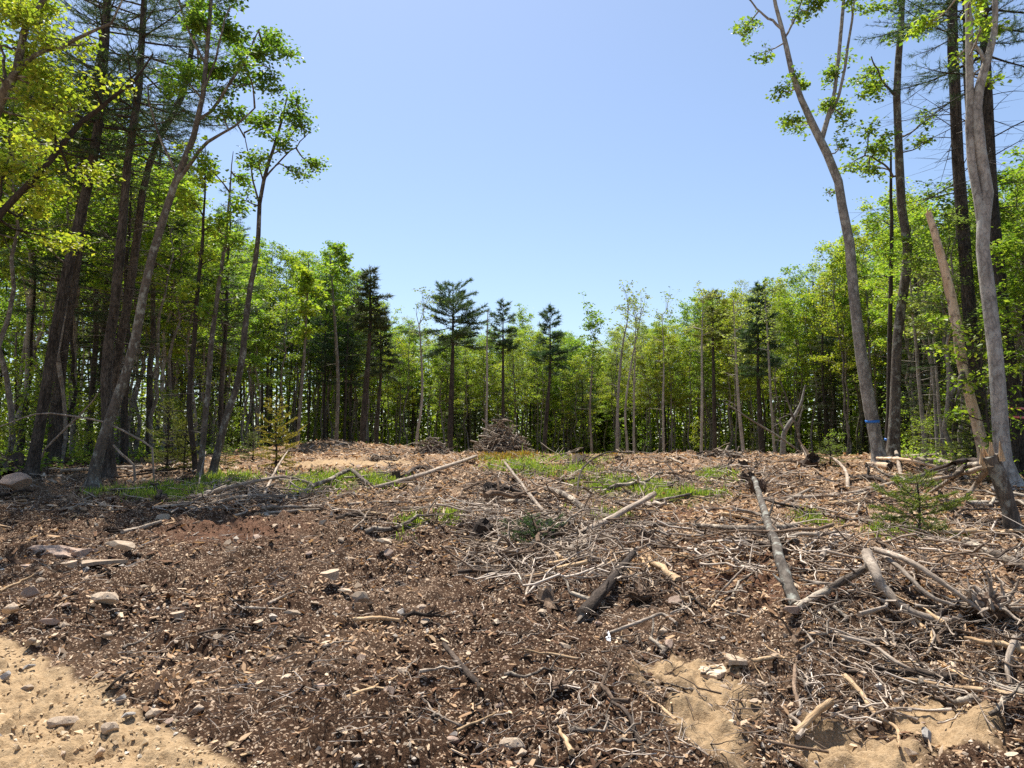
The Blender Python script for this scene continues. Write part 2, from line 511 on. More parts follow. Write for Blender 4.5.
# ground sheet: polar grid about the place where the photograph was taken, fine towards the clearing
def build_ground():
    th = np.concatenate([np.linspace(-180, -44, 60, endpoint=False), np.linspace(-44, 44, 1000, endpoint=False), np.linspace(44, 180, 60, endpoint=False)])
    th = np.radians(th)
    r = np.concatenate([np.linspace(.02, 2.6, 26, endpoint=False), np.geomspace(2.6, 40, 640, endpoint=False), np.geomspace(40, 110, 90, endpoint=False), np.geomspace(110, 1500, 24)])
    Rr, Th = np.meshgrid(r, th, indexing='ij')
    X = Rr * np.sin(Th); Y = Rr * np.cos(Th)
    Z = H(X, Y, True)
    nr, nt_ = X.shape
    idx = np.arange(nr * nt_).reshape(nr, nt_)
    nx = np.roll(idx, -1, 1)
    Q = np.stack([idx[:-1], idx[1:], nx[1:], nx[:-1]], -1).reshape(-1, 4)
    mb = MB()
    mb.add(np.stack([X, Y, Z], -1).reshape(-1, 3), Q)
    me = mb.mesh('ground', M['ground'], True)
    x, y = X.ravel(), Y.ravel()
    rd = road_d(x, y)
    def mx(L, soft=.35):
        z = np.zeros(len(x))
        for e in L:
            z = np.maximum(z, ell(x, y, *e, soft))
        return z
    sand = np.maximum(sstep(-.04, .05, rd + .08 * fbm(x * 4, y * 4, 3)), .92 * mx(SAND))
    fd = forest_depth(x, y)
    forest = sstep(-2.5, 2.5, fd + 2 * fbm(x / 2, y / 2, 3)) * (1 - .999 * (sand > .9))
    green = np.maximum(.55 * mx(GREEN, .6), .55 * forest * sstep(.05, .5, fbm(x / 1.7 + 31, y / 1.7, 3)))
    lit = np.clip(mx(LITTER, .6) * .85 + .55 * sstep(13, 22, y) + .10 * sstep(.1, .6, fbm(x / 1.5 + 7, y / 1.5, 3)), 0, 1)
    red = .85 * mx(REDD, .6)
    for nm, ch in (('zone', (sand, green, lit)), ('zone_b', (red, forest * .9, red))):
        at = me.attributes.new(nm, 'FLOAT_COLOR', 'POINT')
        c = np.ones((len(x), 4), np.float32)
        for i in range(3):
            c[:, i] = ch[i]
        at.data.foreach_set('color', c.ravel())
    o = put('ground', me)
    tag(o, 'rough dark soil of the clearing with sandy road edge and forest floor', kind='structure')
build_ground()

# ------------------------------------------------------------------ foliage builders
def leaves(mb, C, L, g=rng, W=.62, up=.75, mat=0, droop=.25):
    """one pointed folded leaf per centre"""
    C = np.asarray(C, float)
    n = len(C)
    if n == 0: return
    L = np.broadcast_to(np.asarray(L, float), (n,)) * g.uniform(.65, 1.3, n)
    a = g.uniform(0, 2 * math.pi, n)
    D = unit(np.stack([np.cos(a), np.sin(a), g.normal(-droop, .35, n)], -1))
    U = g.normal(0, 1 - up + .15, (n, 3)); U[:, 2] += up
    B = unit(np.cross(D, U)); U = np.cross(B, D)
    h = (L * W * .5)[:, None]; l = L[:, None]
    V = np.stack([C, C + D * l * .5 + B * h + U * h * .35, C + D * l, C + D * l * .5 - B * h + U * h * .35], 1)
    i = np.arange(n)[:, None] * 4
    mb.add(V.reshape(-1, 3), np.concatenate([i + [0, 2, 1], i + [0, 3, 2]]), mat)

def needles(mb, C, D, n, L, w, g=rng, spread=.75, mat=0):
    """tufts of narrow blades at C pointing along D"""
    C = np.repeat(np.asarray(C, float), n, 0); D = np.repeat(unit(D), n, 0)
    k = len(C)
    d = unit(D + g.normal(0, spread, (k, 3)))
    s = unit(np.cross(d, g.normal(0, 1, (k, 3))))
    ll = L * g.uniform(.6, 1.25, k)[:, None]
    C = C + D * g.uniform(-L, 0, k)[:, None]
    V = np.stack([C - s * w * .5, C + s * w * .5, C + d * ll], 1)
    mb.add(V.reshape(-1, 3), np.arange(k * 3).reshape(k, 3), mat)

class Path:
    def __init__(s, pts, rad):
        s.p = np.asarray(pts, float); s.r = np.asarray(rad, float)
        l = np.concatenate([[0], np.cumsum(np.linalg.norm(np.diff(s.p, axis=0), axis=1))])
        s.len = l[-1]; s.l = l / l[-1]
    def at(s, t):
        return np.array([np.interp(t, s.l, s.p[:, i]) for i in range(3)])
    def rad(s, t):
        return float(np.interp(t, s.l, s.r))
    def tan(s, t):
        return unit(s.at(min(1, t + .03)) - s.at(max(0, t - .03)))

def trunk_path(Hh, r0, g, wob=.25, k=14, power=.75):
    z = np.linspace(0, Hh, k)
    w = np.cumsum(g.normal(0, wob / k ** .5, (k, 2)), 0)
    w -= w[0]
    w -= np.linspace(0, 1, k)[:, None] * w[-1] * .6
    r = r0 * (1 - z / Hh) ** power + .012
    return Path(np.column_stack([w, z]), r)

def trunk_tube(mb, path, n=9, mat=0, g=rng, flare=1.5, wob=.05):
    p = path.p.copy(); r = path.r.copy()
    d = unit(p[1] - p[0])
    pp = np.vstack([p[0] - d * .25, p[0] - d * .02, p[0] + (p[1] - p[0]) * .12, p[0] + (p[1] - p[0]) * .35, p[1:]])
    rr = np.concatenate([[r[0] * flare * 1.2, r[0] * flare, r[0] * (1 + (flare - 1) * .45), r[0] * 1.06], r[1:]])
    tube(mb, pp, rr, n, mat, wob=wob, g=g)

def hardwood_limbs(wood, lf, path, t0, t1, nl, spread, nleaf, lsize, g, lw=.45, elev=(15, 65), rx=.45, bare=.0, clump=(.20, .20, .09), up=.75):
    C = []
    for i in range(nl):
        t = t0 + (t1 - t0) * (i + g.random()) / nl
        q = (t - t0) / max(1e-6, (t1 - t0))
        o = path.at(t)
        az = i * 2.4 + g.normal(0, .5)
        el = R(elev[0] + (elev[1] - elev[0]) * q + g.normal(0, 9))
        L = spread * (.35 + 1.5 * (q + .12) * (1 - q) + .15) * g.uniform(.65, 1.2)
        d = np.array([math.cos(az) * math.cos(el), math.sin(az) * math.cos(el), math.sin(el)])
        side = np.array([-math.sin(az), math.cos(az), 0])
        c1 = o + d * L * .4 + side * g.normal(0, .08) * L
        c2 = o + d * L * .75 + np.array([0, 0, .08 * L]) + side * g.normal(0, .12) * L
        c3 = o + d * L + np.array([0, 0, .10 * L]) + side * g.normal(0, .18) * L
        pp = smooth_path([o, c1, c2, c3], 7)
        r0 = min(path.rad(t) * .6, .012 + .016 * L)
        tube(wood, pp, np.linspace(r0, .006, 7), 5, 0, wob=.04, g=g, close=False)
        lp = Path(pp, np.linspace(r0, .006, 7))
        ns = max(3, int(3 + L * 1.6))
        for k in range(ns):
            s = .3 + .7 * (k + g.random()) / ns
            b0 = lp.at(s)
            a2 = az + (1 if k % 2 else -1) * g.uniform(.5, 1.2)
            l2 = L * (1.05 - s * .75) * g.uniform(.3, .55) + .15
            d2 = np.array([math.cos(a2), math.sin(a2), g.normal(.18, .2)])
            b1 = b0 + d2 * l2 * .55 + np.array([0, 0, .03])
            b2 = b0 + d2 * l2 + g.normal(0, .06, 3)
            tube(wood, [b0, b1, b2], [.012, .008, .004], 3, 0, close=False)
            if g.random() > bare:
                for f in (.5, .8, 1.0):
                    C.append(b0 + (b2 - b0) * f)
        C.append(pp[-1]); C.append(pp[-2])
    if not C or nleaf == 0: return
    C = np.array(C)
    w = g.gamma(1.1, 1, len(C)); w /= w.sum()
    ii = g.choice(len(C), nleaf, p=w)
    leaves(lf, C[ii] + g.normal(0, 1, (nleaf, 3)) * clump, lsize, g, up=up)

def conifer_whorls(wood, nd_, path, t0, t1, step, L0, nt, g, nl=.16, nw=.014, rise=(-.05, .35), power=.8, per=5, tn=9, gap=.15, top_round=.12):
    tl = t0
    TC, TD = [], []
    while tl < t1:
        q = (tl - t0) / (t1 - t0)
        prof = (1 - q) ** power * (.65 + .35 * min(1, q / .2)) + top_round * (1 - q)
        a0 = g.uniform(0, 6.28)
        for k in range(per):
            if g.random() < gap: continue
            az = a0 + k * 2 * math.pi / per + g.normal(0, .25)
            L = L0 * prof * g.uniform(.4, 1.25) + .12
            el = rise[0] + (rise[1] - rise[0]) * q + g.normal(0, .2)
            o = path.at(min(1, tl + g.normal(0, .006)))
            d = np.array([math.cos(az), math.sin(az), el])
            p2 = o + d * L * .55
            p3 = o + d * L + np.array([0, 0, .10 * L])
            pp = smooth_path([o, p2, p3], 5)
            tube(wood, pp, np.linspace(min(path.rad(tl) * .45, .008 + .012 * L), .005, 5), 4, 0, close=False)
            lp = Path(pp, np.ones(5))
            nb = max(2, int(nt * L))
            for j in range(nb):
                s = .22 + .78 * (j + .5) / nb
                a2 = az + (1 if j % 2 else -1) * g.uniform(.5, 1.0)
                l2 = L * (1.1 - s) * .5 * g.uniform(.5, 1.2) + .08
                b0 = lp.at(s)
                d2 = np.array([math.cos(a2), math.sin(a2), el + g.normal(.1, .12)])
                b1 = b0 + d2 * l2
                if l2 > .25:
                    tube(wood, [b0, b1], [.006, .003], 3, 0, close=False)
                m = max(1, int(l2 / (nl * .8)))
                for f in range(m):
                    TC.append(b0 + d2 * l2 * (f + 1) / m); TD.append(d2)
            TC.append(p3); TD.append(d)
        tl += step / path.len * g.uniform(.75, 1.25)
    TC.append(path.at(1.0)); TD.append([0, 0, 1])
    needles(nd_, np.array(TC), np.array(TD), tn, nl, nw, g)

def dead_branches(wood, path, t0, t1, n, L, g, droop=-.1, twigs=3, r=.012):
    for i in range(n):
        t = t0 + (t1 - t0) * (i + g.random()) / n
        o = path.at(t); az = g.uniform(0, 6.28); l = L * g.uniform(.35, 1.15)
        d = np.array([math.cos(az), math.sin(az), droop + g.normal(0, .18)])
        p1 = o + d * l * .5 + g.normal(0, .03 * l, 3)
        p2 = o + d * l + np.array([0, 0, -.06 * l]) + g.normal(0, .05 * l, 3)
        pp = smooth_path([o, p1, p2], 5)
        tube(wood, pp, np.linspace(r * (.6 + .4 * l), .003, 5), 4, 0, close=False)
        for k in range(int(twigs * l)):
            b = pp[1 + k % 4]; a2 = az + g.choice([-1, 1]) * g.uniform(.4, 1.1)
            e = b + np.array([math.cos(a2), math.sin(a2), g.normal(-.05, .2)]) * l * g.uniform(.2, .45)
            tube(wood, [b, e], [.005, .002], 3, 0, close=False)

# ------------------------------------------------------------------ forest trees: a few grown forms, placed one by one
PROTO = {}
def grow_maple(seed, Hh=14.0, t0=.34, nl=26, spread=2.6, nleaf=6800, ls=.17, lk='leaf', bk='bark_pole', r0=.085, bare=.0, dead=8):
    g = np.random.default_rng(seed)
    w, l = MB(), MB()
    p = trunk_path(Hh, r0, g, .55)
    trunk_tube(w, p, 8, 0, g, 1.35)
    hardwood_limbs(w, l, p, t0, .995, nl, spread, nleaf, ls, g, bare=bare)
    dead_branches(w, p, .1, t0 + .15, dead, 1.2, g, .15)
    return w.mesh('maple_wood', M[bk]), l.mesh('maple_leaves', M[lk], False)
def grow_pine(seed, Hh=15.0, t0=.45, L0=2.3, r0=.15, kind='needle', per=5, step=.55, nt=5, nl=.17, nw=.016, rise=(-.05, .4), tn=10, bk='bark_pine', dead=20, power=.75, dl=1.3):
    g = np.random.default_rng(seed)
    w, l = MB(), MB()
    p = trunk_path(Hh, r0, g, .18)
    trunk_tube(w, p, 9, 0, g, 1.35)
    conifer_whorls(w, l, p, t0, .985, step, L0, nt, g, nl, nw, rise, power, per, tn)
    dead_branches(w, p, .12, t0 + .05, dead, dl, g, -.05)
    return w.mesh('conifer_wood', M[bk]), l.mesh('conifer_needles', M[kind], False)

for i in range(5):
    PROTO['maple', i] = grow_maple(100 + i, t0=[.42, .5, .55, .38, .6][i], spread=[2.4, 2.1, 2.6, 1.9, 2.3][i], nl=[24, 19, 20, 26, 17][i], nleaf=[5200, 4000, 4600, 5200, 3600][i])
for i in range(2):
    PROTO['beech', i] = grow_maple(150 + i, t0=.4, spread=2.0, nl=24, nleaf=4600, ls=.16, lk='leaf_yellow', bk='bark_pole', r0=.08)
PROTO['birch', 0] = grow_maple(160, t0=.42, spread=1.7, nl=24, nleaf=3200, ls=.14, lk='leaf_pale', bk='bark_birch', r0=.085)
PROTO['birch', 1] = grow_maple(161, t0=.5, spread=1.9, nl=24, nleaf=2600, ls=.11, lk='leaf_pale', bk='bark_birch', r0=.08, bare=.3)
PROTO['aspen', 0] = grow_maple(165, t0=.4, spread=1.8, nl=30, nleaf=1500, ls=.12, lk='leaf_pale', bk='bark_pole', r0=.08, bare=.5)
PROTO['pine', 0] = grow_pine(170, t0=.5, nt=7, tn=13, nw=.02, nl=.2, r0=.12)
PROTO['pine', 1] = grow_pine(171, t0=.42, L0=2.0, nt=7, tn=13, nw=.02, nl=.2, r0=.12)
PROTO['spruce', 0] = grow_pine(175, t0=.3, L0=1.6, kind='needle_dark', per=6, step=.38, nt=7, nl=.12, nw=.016, rise=(-.28, .25), power=.9, tn=9)
PROTO['spruce', 1] = grow_pine(176, t0=.18, L0=1.7, kind='needle_dark', per=6, step=.36, nt=7, nl=.12, nw=.016, rise=(-.25, .3), power=1.0, tn=9)
PROTO['dead', 0] = (lambda g: (lambda w: (trunk_tube(w, (p := trunk_path(10, .08, g, .3)), 7, 0, g, 1.3), dead_branches(w, p, .15, .97, 46, 1.1, g, .1), w.mesh('bare_wood', M['bark_dark']))[-1])(MB()))(np.random.default_rng(180))

PX_SKY = [(-400, 60), (-200, -40), (0, 40), (60, 70), (120, 150), (200, 215), (240, 240), (300, 238), (330, 240), (355, 270), (390, 326), (430, 330), (480, 332), (520, 315), (560, 338), (600, 338), (630, 325),
          (660, 321), (690, 307), (720, 295), (760, 286), (800, 276), (830, 262), (870, 220), (900, 195), (940, 195), (980, 200), (1024, 175), (1100, 130), (1300, 90)]
def sky_h(px, Y, g):
    top = np.interp(px, [a for a, _ in PX_SKY], [b for _, b in PX_SKY])
    return EYE + (455 - top) / F * Y

FOREST_LABEL = {
    'maple': ('maple_tree', 'slender green maple in the woods {}', 'maple tree'),
    'beech': ('beech_tree', 'yellow green young beech in the woods {}', 'beech tree'),
    'birch': ('birch_tree', 'pale thin birch in the woods {}', 'birch tree'),
    'aspen': ('aspen_tree', 'nearly leafless grey aspen in the woods {}', 'aspen tree'),
    'pine': ('pine_tree', 'high crowned dark pine in the woods {}', 'pine tree'),
    'spruce': ('spruce_tree', 'narrow dark spruce in the woods {}', 'spruce tree'),
    'dead': ('dead_tree', 'dead leafless dark pole in the woods {}', 'dead tree'),
}
def side_of(px, fd):
    where = 'left of the clearing' if px < 350 else ('right of the clearing' if px > 790 else ('behind the brush pile' if px < 560 else 'beyond the far stumps'))
    return where, ('first row' if fd < 4 else ('middle rows' if fd < 13 else 'back rows'))

def place_tree(kind, var, x, y, Hh, rz, label, group, base=None):
    name, _, cat = FOREST_LABEL[kind]
    me = PROTO[kind, var]
    h0 = {'pine': 15., 'spruce': 15., 'dead': 10.}.get(kind, 14.)
    s = Hh / h0
    e = empty(name, (x, y, float(H(x, y)) - .04), label, cat, group, rz, (max(.62, s * .5 + .45), max(.62, s * .5 + .45), s))
    if kind == 'dead':
        put('trunk', me, e)
    else:
        put('trunk', me[0], e)
        put('crown', me[1], e)
    return e

gt = np.random.default_rng(2024)
pts = []
tries = 0
while len(pts) < 430 and tries < 60000:
    tries += 1
    px = gt.uniform(-190, 1200)
    y = gt.uniform(14, 100)
    x = (px - 512) / F * y
    fd = float(forest_depth(x, y))
    if fd < .3 or fd > 30 or gt.random() > (1.0 if fd < 8 else .55): continue
    if px < -30 and fd > 9: continue
    if px < 40 and y < 19: continue
    if px < 230 and fd > 5 and gt.random() < .5: continue
    md = 1.35 + .03 * fd
    if any((x - a) ** 2 + (y - b) ** 2 < md * md for a, b, _, _ in pts): continue
    pts.append((x, y, px, fd))
cnt = {}
for x, y, px, fd in pts:
    left, right = px < 350, px > 790
    if left: pr = dict(maple=.62, beech=.06, birch=.02, pine=.14, spruce=.09, dead=.07)
    elif right: pr = dict(maple=.36, beech=.20, birch=.10, pine=.05, spruce=.24, dead=.05)
    elif px > 590: pr = dict(maple=.40, beech=.30, birch=.12, aspen=.06, spruce=.06, pine=.02, dead=.04)
    else: pr = dict(maple=.56, beech=.18, birch=.07, aspen=.03, spruce=.07, pine=.05, dead=.04)
    ks = list(pr); k = ks[gt.choice(len(ks), p=np.array(list(pr.values())) / sum(pr.values()))]
    if k == 'maple' and cnt.get(k, 0) > 290: k = 'beech'
    nv = sum(1 for a in PROTO if a[0] == k)
    Hh = (sky_h(px, y, gt) - float(H(x, y))) * gt.uniform(.80, 1.0)
    if k in ('birch', 'aspen') and not left: Hh *= gt.uniform(1.0, 1.07)
    if k == 'dead': Hh *= .7
    Hh = float(np.clip(Hh, 6.5, 19))
    cnt[k] = cnt.get(k, 0) + 1
    wh, row = side_of(px, fd)
    lab = FOREST_LABEL[k][1].format(f'{wh}, {row}')
    place_tree(k, int(gt.integers(nv)), x, y, Hh, gt.uniform(0, 6.28), lab, lab.split(' in the woods')[0].rstrip() + 's ' + wh + ', ' + row)

# the far woods that close the view between the trunks: one mass
def far_woods():
    g = np.random.default_rng(77)
    n = 0
    w, l = MB(), MB()
    C = []
    while n < 420:
        px = g.uniform(-150, 1170); y = g.uniform(40, 135)
        x = (px - 512) / F * y
        fd = float(forest_depth(x, y))
        if fd < 26 or fd > 50: continue
        n += 1
        if px < 260 and g.random() < .6: continue
        h = (sky_h(px, y, g) - 1.2) * g.uniform(.62, .86)
        h = min(max(h, 7), 22)
        z = float(base_h(x, y))
        lean = g.normal(0, .35, 2)
        tube(w, [(x, y, z - .2), (x + lean[0] * .5, y + lean[1] * .5, z + h * .5), (x + lean[0], y + lean[1], z + h)], [.14, .10, .03], 5, 0, close=False)
        k = 190
        zz = z + h * (.01 + .97 * g.beta(.9, 1.05, k))
        rr = 2.2 * np.sqrt(g.random(k)); aa = g.uniform(0, 6.28, k)
        C.append(np.column_stack([x + rr * np.cos(aa), y + rr * np.sin(aa), zz]))
    C = np.concatenate(C)
    C = np.repeat(C, 3, 0) + g.normal(0, .35, (len(C) * 3, 3))
    leaves(l, C, .5, g, .7, .6)
    e = empty('distant_woods', (0, 60, 1), 'dense shadowy green woods filling the gaps behind all the trunks', 'woods')
    e['kind'] = 'stuff'
    a = put('far_trunks', w.mesh('far_trunks', M['bark_dark'], origin=(0, 60, 1)), e); a['kind'] = 'stuff'
    b = put('far_foliage', l.mesh('far_foliage', M['leaf_yellow'], False, origin=(0, 60, 1)), e); b['kind'] = 'stuff'
far_woods()

# young growth under the trees
def grow_sapling(seed, Hh=3.0, n=700, lk='leaf', ls=.12, nl=12, spread=.9):
    g = np.random.default_rng(seed)
    w, l = MB(), MB()
    p = trunk_path(Hh, .018, g, .25, 8)
    tube(w, p.p, p.r, 5)
    hardwood_limbs(w, l, p, .25, .98, nl, spread, n, ls, g, elev=(5, 45), clump=(.14, .14, .06))
    return w.mesh('sapling_stem', M['bark_dark']), l.mesh('sapling_leaves', M[lk], False)
SAP = [grow_sapling(300), grow_sapling(301, lk='leaf_yellow'), grow_sapling(302, 2.6, 520, 'leaf'), grow_sapling(303, 3.2, 500, 'leaf_yellow', spread=1.2)]
def grow_fir(seed, Hh=2.2, L0=.75, kind='needle_fir', t0=.12, step=.16, nt=9, tn=12):
    g = np.random.default_rng(seed)
    w, l = MB(), MB()
    p = trunk_path(Hh, .026, g, .06, 8)
    tube(w, p.p, p.r, 6)
    conifer_whorls(w, l, p, t0, .97, step, L0, nt, g, .055, .009, (.0, .5), .85, 6, tn, .12)
    return w.mesh('fir_stem', M['bark_dark']), l.mesh('fir_needles', M[kind], False)
FIR = [grow_fir(320), grow_fir(321, 2.0, .9), grow_fir(322, 2.1, .8, 'needle_yellow')]
n = 0
for _ in range(4000):
    if n >= 130: break
    px = gt.uniform(-20, 1045); y = gt.uniform(17, 84)
    x = (px - 512) / F * y
    fd = float(forest_depth(x, y))
    if fd < -1.0 or fd > 13 or (fd < .2 and gt.random() > .25): continue
    n += 1
    wh, row = side_of(px, fd)
    fir = gt.random() < (.22 if px < 790 else .4)
    s = gt.uniform(.5, 1.25)
    if fir:
        e = empty('fir_sapling', (x, y, float(H(x, y)) - .03), f'small green fir growing low under the trees {wh}, {row}', 'fir sapling', f'young firs {wh}, {row}', gt.uniform(0, 6), (s, s, s))
        a = FIR[int(gt.integers(2))]
    else:
        e = empty('leafy_sapling', (x, y, float(H(x, y)) - .03), f'thin leafy sapling under the trees {wh}, {row}', 'sapling', f'leafy saplings {wh}, {row}', gt.uniform(0, 6), (s, s, s * gt.uniform(.9, 1.4)))
        a = SAP[int(gt.integers(4))]
    put('stem', a[0], e); put('foliage', a[1], e)

# ------------------------------------------------------------------ single trees that the photograph shows one by one
def px_path(L, Y, k=16, yj=0.0, g=rng):
    """trunk or limb from photo points (x, y, width) standing at depth Y"""
    pts = np.array([P(c[0], c[1] if c[1] > -60 else -60 + (c[1] + 60) * .28, Y + (c[3] if len(c) > 3 else 0)) for c in L])
    w = np.array([c[2] for c in L]) / F * Y / 2
    sp = smooth_path(pts, k)
    t0 = np.linspace(0, 1, len(L)); rr = np.interp(np.linspace(0, 1, k), t0, w)
    if yj:
        sp[1:, 1] += np.cumsum(g.normal(0, yj, k - 1))
    return Path(sp, rr)

def ground_Y(px, py):
    return float(gp(px, py)[1])

def special(name, label, cat, trunk, Y, bk, limbs=(), clusters=(), lk='leaf', whorls=None, dead=None, ls=.13, seed=0, crown_top=None, tapes=(), k=18, flare=1.7, mult=1.25, slim=1.0, extra=None):
    g = np.random.default_rng(900 + seed)
    base = P(trunk[0][0], trunk[0][1], Y)
    zb = float(H(base[0], base[1]))
    b0 = np.array([base[0], base[1], zb])
    path = px_path(trunk, Y, k, .03, g)
    path.p[0] = b0
    path.r *= slim
    wood, lf = MB(), MB()
    trunk_tube(wood, path, 12, 0, g, flare, .035)
    LP = [path]
    for lm in limbs:
        q = px_path(lm, Y, 10, .06, g)
        # start on the wood it grows from
        best = min((np.linalg.norm(Pp.at(t)[[0, 2]] - q.p[0][[0, 2]]), i, t) for i, Pp in enumerate(LP) for t in np.linspace(.02, 1, 60))
        q.p[:, 1] += LP[best[1]].at(best[2])[1] - q.p[0, 1]
        q.p[0] = LP[best[1]].at(best[2])
        tube(wood, q.p, q.r, 8, 0, wob=.04, g=g)
        LP.append(Path(q.p, q.r))
    # twigs and leaf clusters round photo spots
    SPT = np.concatenate([np.array([Pp.at(t) for t in np.linspace(.15, 1, 40)]) for Pp in LP])
    CC = []
    for c in clusters:
        px, py, rp, nl = c[:4]
        nl = int(nl * mult)
        rm = rp / F * Y
        ctr = P(px, py, Y) + np.array([0, (c[4] if len(c) > 4 else g.normal(0, .7)), 0])
        j = int(np.argmin(np.linalg.norm((SPT - ctr) * [1, .6, 1] + [0, 0, .25], axis=1)))
        o = SPT[j]
        midp = (o + ctr) / 2 + g.normal(0, .1, 3) * np.linalg.norm(ctr - o)
        pp = smooth_path([o, midp, ctr], 6)
        tube(wood, pp, np.linspace(.026, .008, 6), 5, 0, close=False)
        m = max(5, int(rm * 9))
        ends = []
        for i in range(m):
            b = pp[int(g.integers(2, 6))]
            e = ctr + g.normal(0, 1, 3) * rm * np.array([.55, .55, .45])
            tube(wood, [b, (b + e) / 2 + g.normal(0, .05, 3), e], [.010, .007, .003], 3, 0, close=False)
            ends += [e, e * .65 + b * .35]
        ends = np.array(ends)
        ii = g.choice(len(ends), nl)
        CC.append(ends[ii] + g.normal(0, 1, (nl, 3)) * np.array([.16, .16, .09]) * max(.75, min(1.5, rm)))
    if CC:
        leaves(lf, np.concatenate(CC), ls, g, up=.6)
    if whorls:
        for wv in whorls:
            conifer_whorls(wood, lf, path, *wv['t'], wv.get('step', .45), wv['L'], wv.get('nt', 5), g, wv.get('nl', .16), wv.get('nw', .012), wv.get('rise', (-.1, .35)), wv.get('power', .6), wv.get('per', 5), wv.get('tn', 11), wv.get('gap', .2))
    if dead:
        for dv in dead:
            dead_branches(wood, path, *dv[:2], dv[2], dv[3], g, dv[4] if len(dv) > 4 else -.05, 4)
    if crown_top:
        hardwood_limbs(wood, lf, path, crown_top[0], .99, crown_top[1], crown_top[2], crown_top[3], ls, g)
    if extra: extra(wood, lf, path, g)
    e = empty(name, tuple(b0), label, cat)
    put('trunk', wood.mesh(name + '_wood', M[bk], True, b0), e)
    if lf.n:
        put('crown', lf.mesh(name + '_crown', M[lk], False, b0), e)
    for (ty, w_, mat, nm) in tapes:
        ts = np.linspace(0, 1, 400)
        zz = np.array([path.at(t) for t in ts])
        d = ray(512, ty); zt = EYE + d[2] * Y / d[1]
        t = ts[int(np.argmin(np.abs(zz[:, 2] - zt)))]
        c, r = path.at(t), path.rad(t) * 1.06 + .004
        ax = path.tan(t); hw = w_ / F * Y / 2
        tb = MB()
        a = np.linspace(0, 2 * math.pi, 24, endpoint=False)
        Nn = unit(np.cross(ax, [0, 1, .1])); Bb = np.cross(ax, Nn)
        rings = []
        for (off, rr) in ((-hw, r), (hw, r), (hw, r - .012), (-hw, r - .012)):
            tilt = .12 * r * np.cos(a + .6)
            rings.append(c + np.outer(np.cos(a) * rr, Nn) + np.outer(np.sin(a) * rr, Bb) + np.outer(tilt + off + g.normal(0, .003, 24), ax))
        V = np.concatenate(rings); idx = np.arange(96).reshape(4, 24)
        Q = [np.stack([idx[i], np.roll(idx[i], -1), np.roll(idx[(i + 1) % 4], -1), idx[(i + 1) % 4]], -1) for i in range(4)]
        tb.add(V, np.concatenate(Q))
        put(nm, tb.mesh(nm, M[mat], True, b0), e)
    return e, path

PINE_W = dict(t=(.55, .99), L=2.4, step=.42, nt=6, nl=.17, nw=.012, rise=(-.1, .35), power=.45, tn=14, gap=.32)
# left group
special('pine_tree', 'leaning dark pine, leftmost thick trunk at the left wood edge', 'pine tree',
        [(31, 476, 15), (49, 380, 14), (64, 290, 13.5), (76, 230, 13), (94, 150, 12), (104, 60, 11), (108, -60, 9), (112, -200, 5), (114, -290, 2)], ground_Y(31, 476), 'bark_pine', lk='needle',
        whorls=[dict(PINE_W, t=(.50, .99), L=2.3)], dead=[(.18, .55, 26, 1.3)], seed=1, slim=.74)
special('pine_tree', 'thick dark pine standing just behind the leftmost leaning pine', 'pine tree',
        [(54, 455, 17), (60, 360, 16), (68, 300, 15.5), (78, 240, 15), (90, 133, 13), (103, 66, 12), (110, 0, 11), (116, -120, 8), (120, -260, 2)], 22.5, 'bark_pine', lk='needle',
        whorls=[dict(PINE_W, t=(.48, .99), L=2.4)], dead=[(.2, .5, 24, 1.5)], seed=2, slim=.74)
special('pine_tree', 'dark pine right behind the leaning grey maple on the left', 'pine tree',
        [(110, 469, 14), (106, 373, 14), (115, 306, 13), (122, 250, 12.5), (127, 183, 11), (138, 100, 10), (142, 40, 9), (146, -60, 7), (150, -200, 2)], 19.5, 'bark_pine', lk='needle',
        whorls=[dict(PINE_W, t=(.52, .99), L=2.3)], dead=[(.2, .56, 40, 1.6, .1)], seed=3, slim=.74)
special('pine_tree', 'dark slanting pine between the leaning maple and the slim poles on the left', 'pine tree',
        [(101, 452, 12), (118, 360, 11.5), (132, 280, 11), (146, 186, 9), (160, 140, 8.5), (184, 96, 8), (196, 30, 6), (204, -70, 2)], 22, 'bark_pine', lk='needle',
        whorls=[dict(PINE_W, t=(.60, .99), L=1.9)], dead=[(.2, .6, 34, 1.5, .1)], seed=4, slim=.74)
special('maple_tree', 'grey maple leaning right with a forked top, nearest trunk on the left', 'maple tree',
        [(93, 486, 12), (99, 455, 11), (110, 419, 10), (122, 385, 9.5), (133, 350, 9.5), (145, 290, 8.5), (156, 240, 8), (173, 190, 7), (199, 123, 5.5), (206, 66, 4.5), (212, 0, 4), (216, -60, 3), (222, -130, 1.5)], ground_Y(93, 486), 'bark_grey',
        limbs=[[(173, 188, 4.5), (190, 168, 4), (206, 150, 3.5), (232, 130, 2.5), (256, 110, 1.5)], [(199, 123, 3.5), (228, 85, 2.8), (246, 60, 2), (258, 30, 1.2)], [(206, 66, 3), (185, 20, 2), (178, -20, 1.2)],
               [(203, 95, 2.4), (222, 45, 2), (232, 10, 1.5)], [(178, 180, 3), (160, 130, 2.2), (152, 90, 1.4)]],
        clusters=[(225, 20, 26, 420), (250, 45, 24, 420), (262, 20, 14, 200), (240, 78, 22, 380), (258, 85, 14, 180), (205, 25, 24, 380), (185, 15, 20, 280), (215, 60, 18, 280), (178, 48, 16, 220), (232, -25, 26, 380), (195, -40, 26, 380),
                  (170, 75, 15, 180), (222, 110, 12, 130), (268, 70, 8, 80), (190, 85, 14, 180)], lk='leaf_mid', seed=5, ls=.105, mult=1.75)
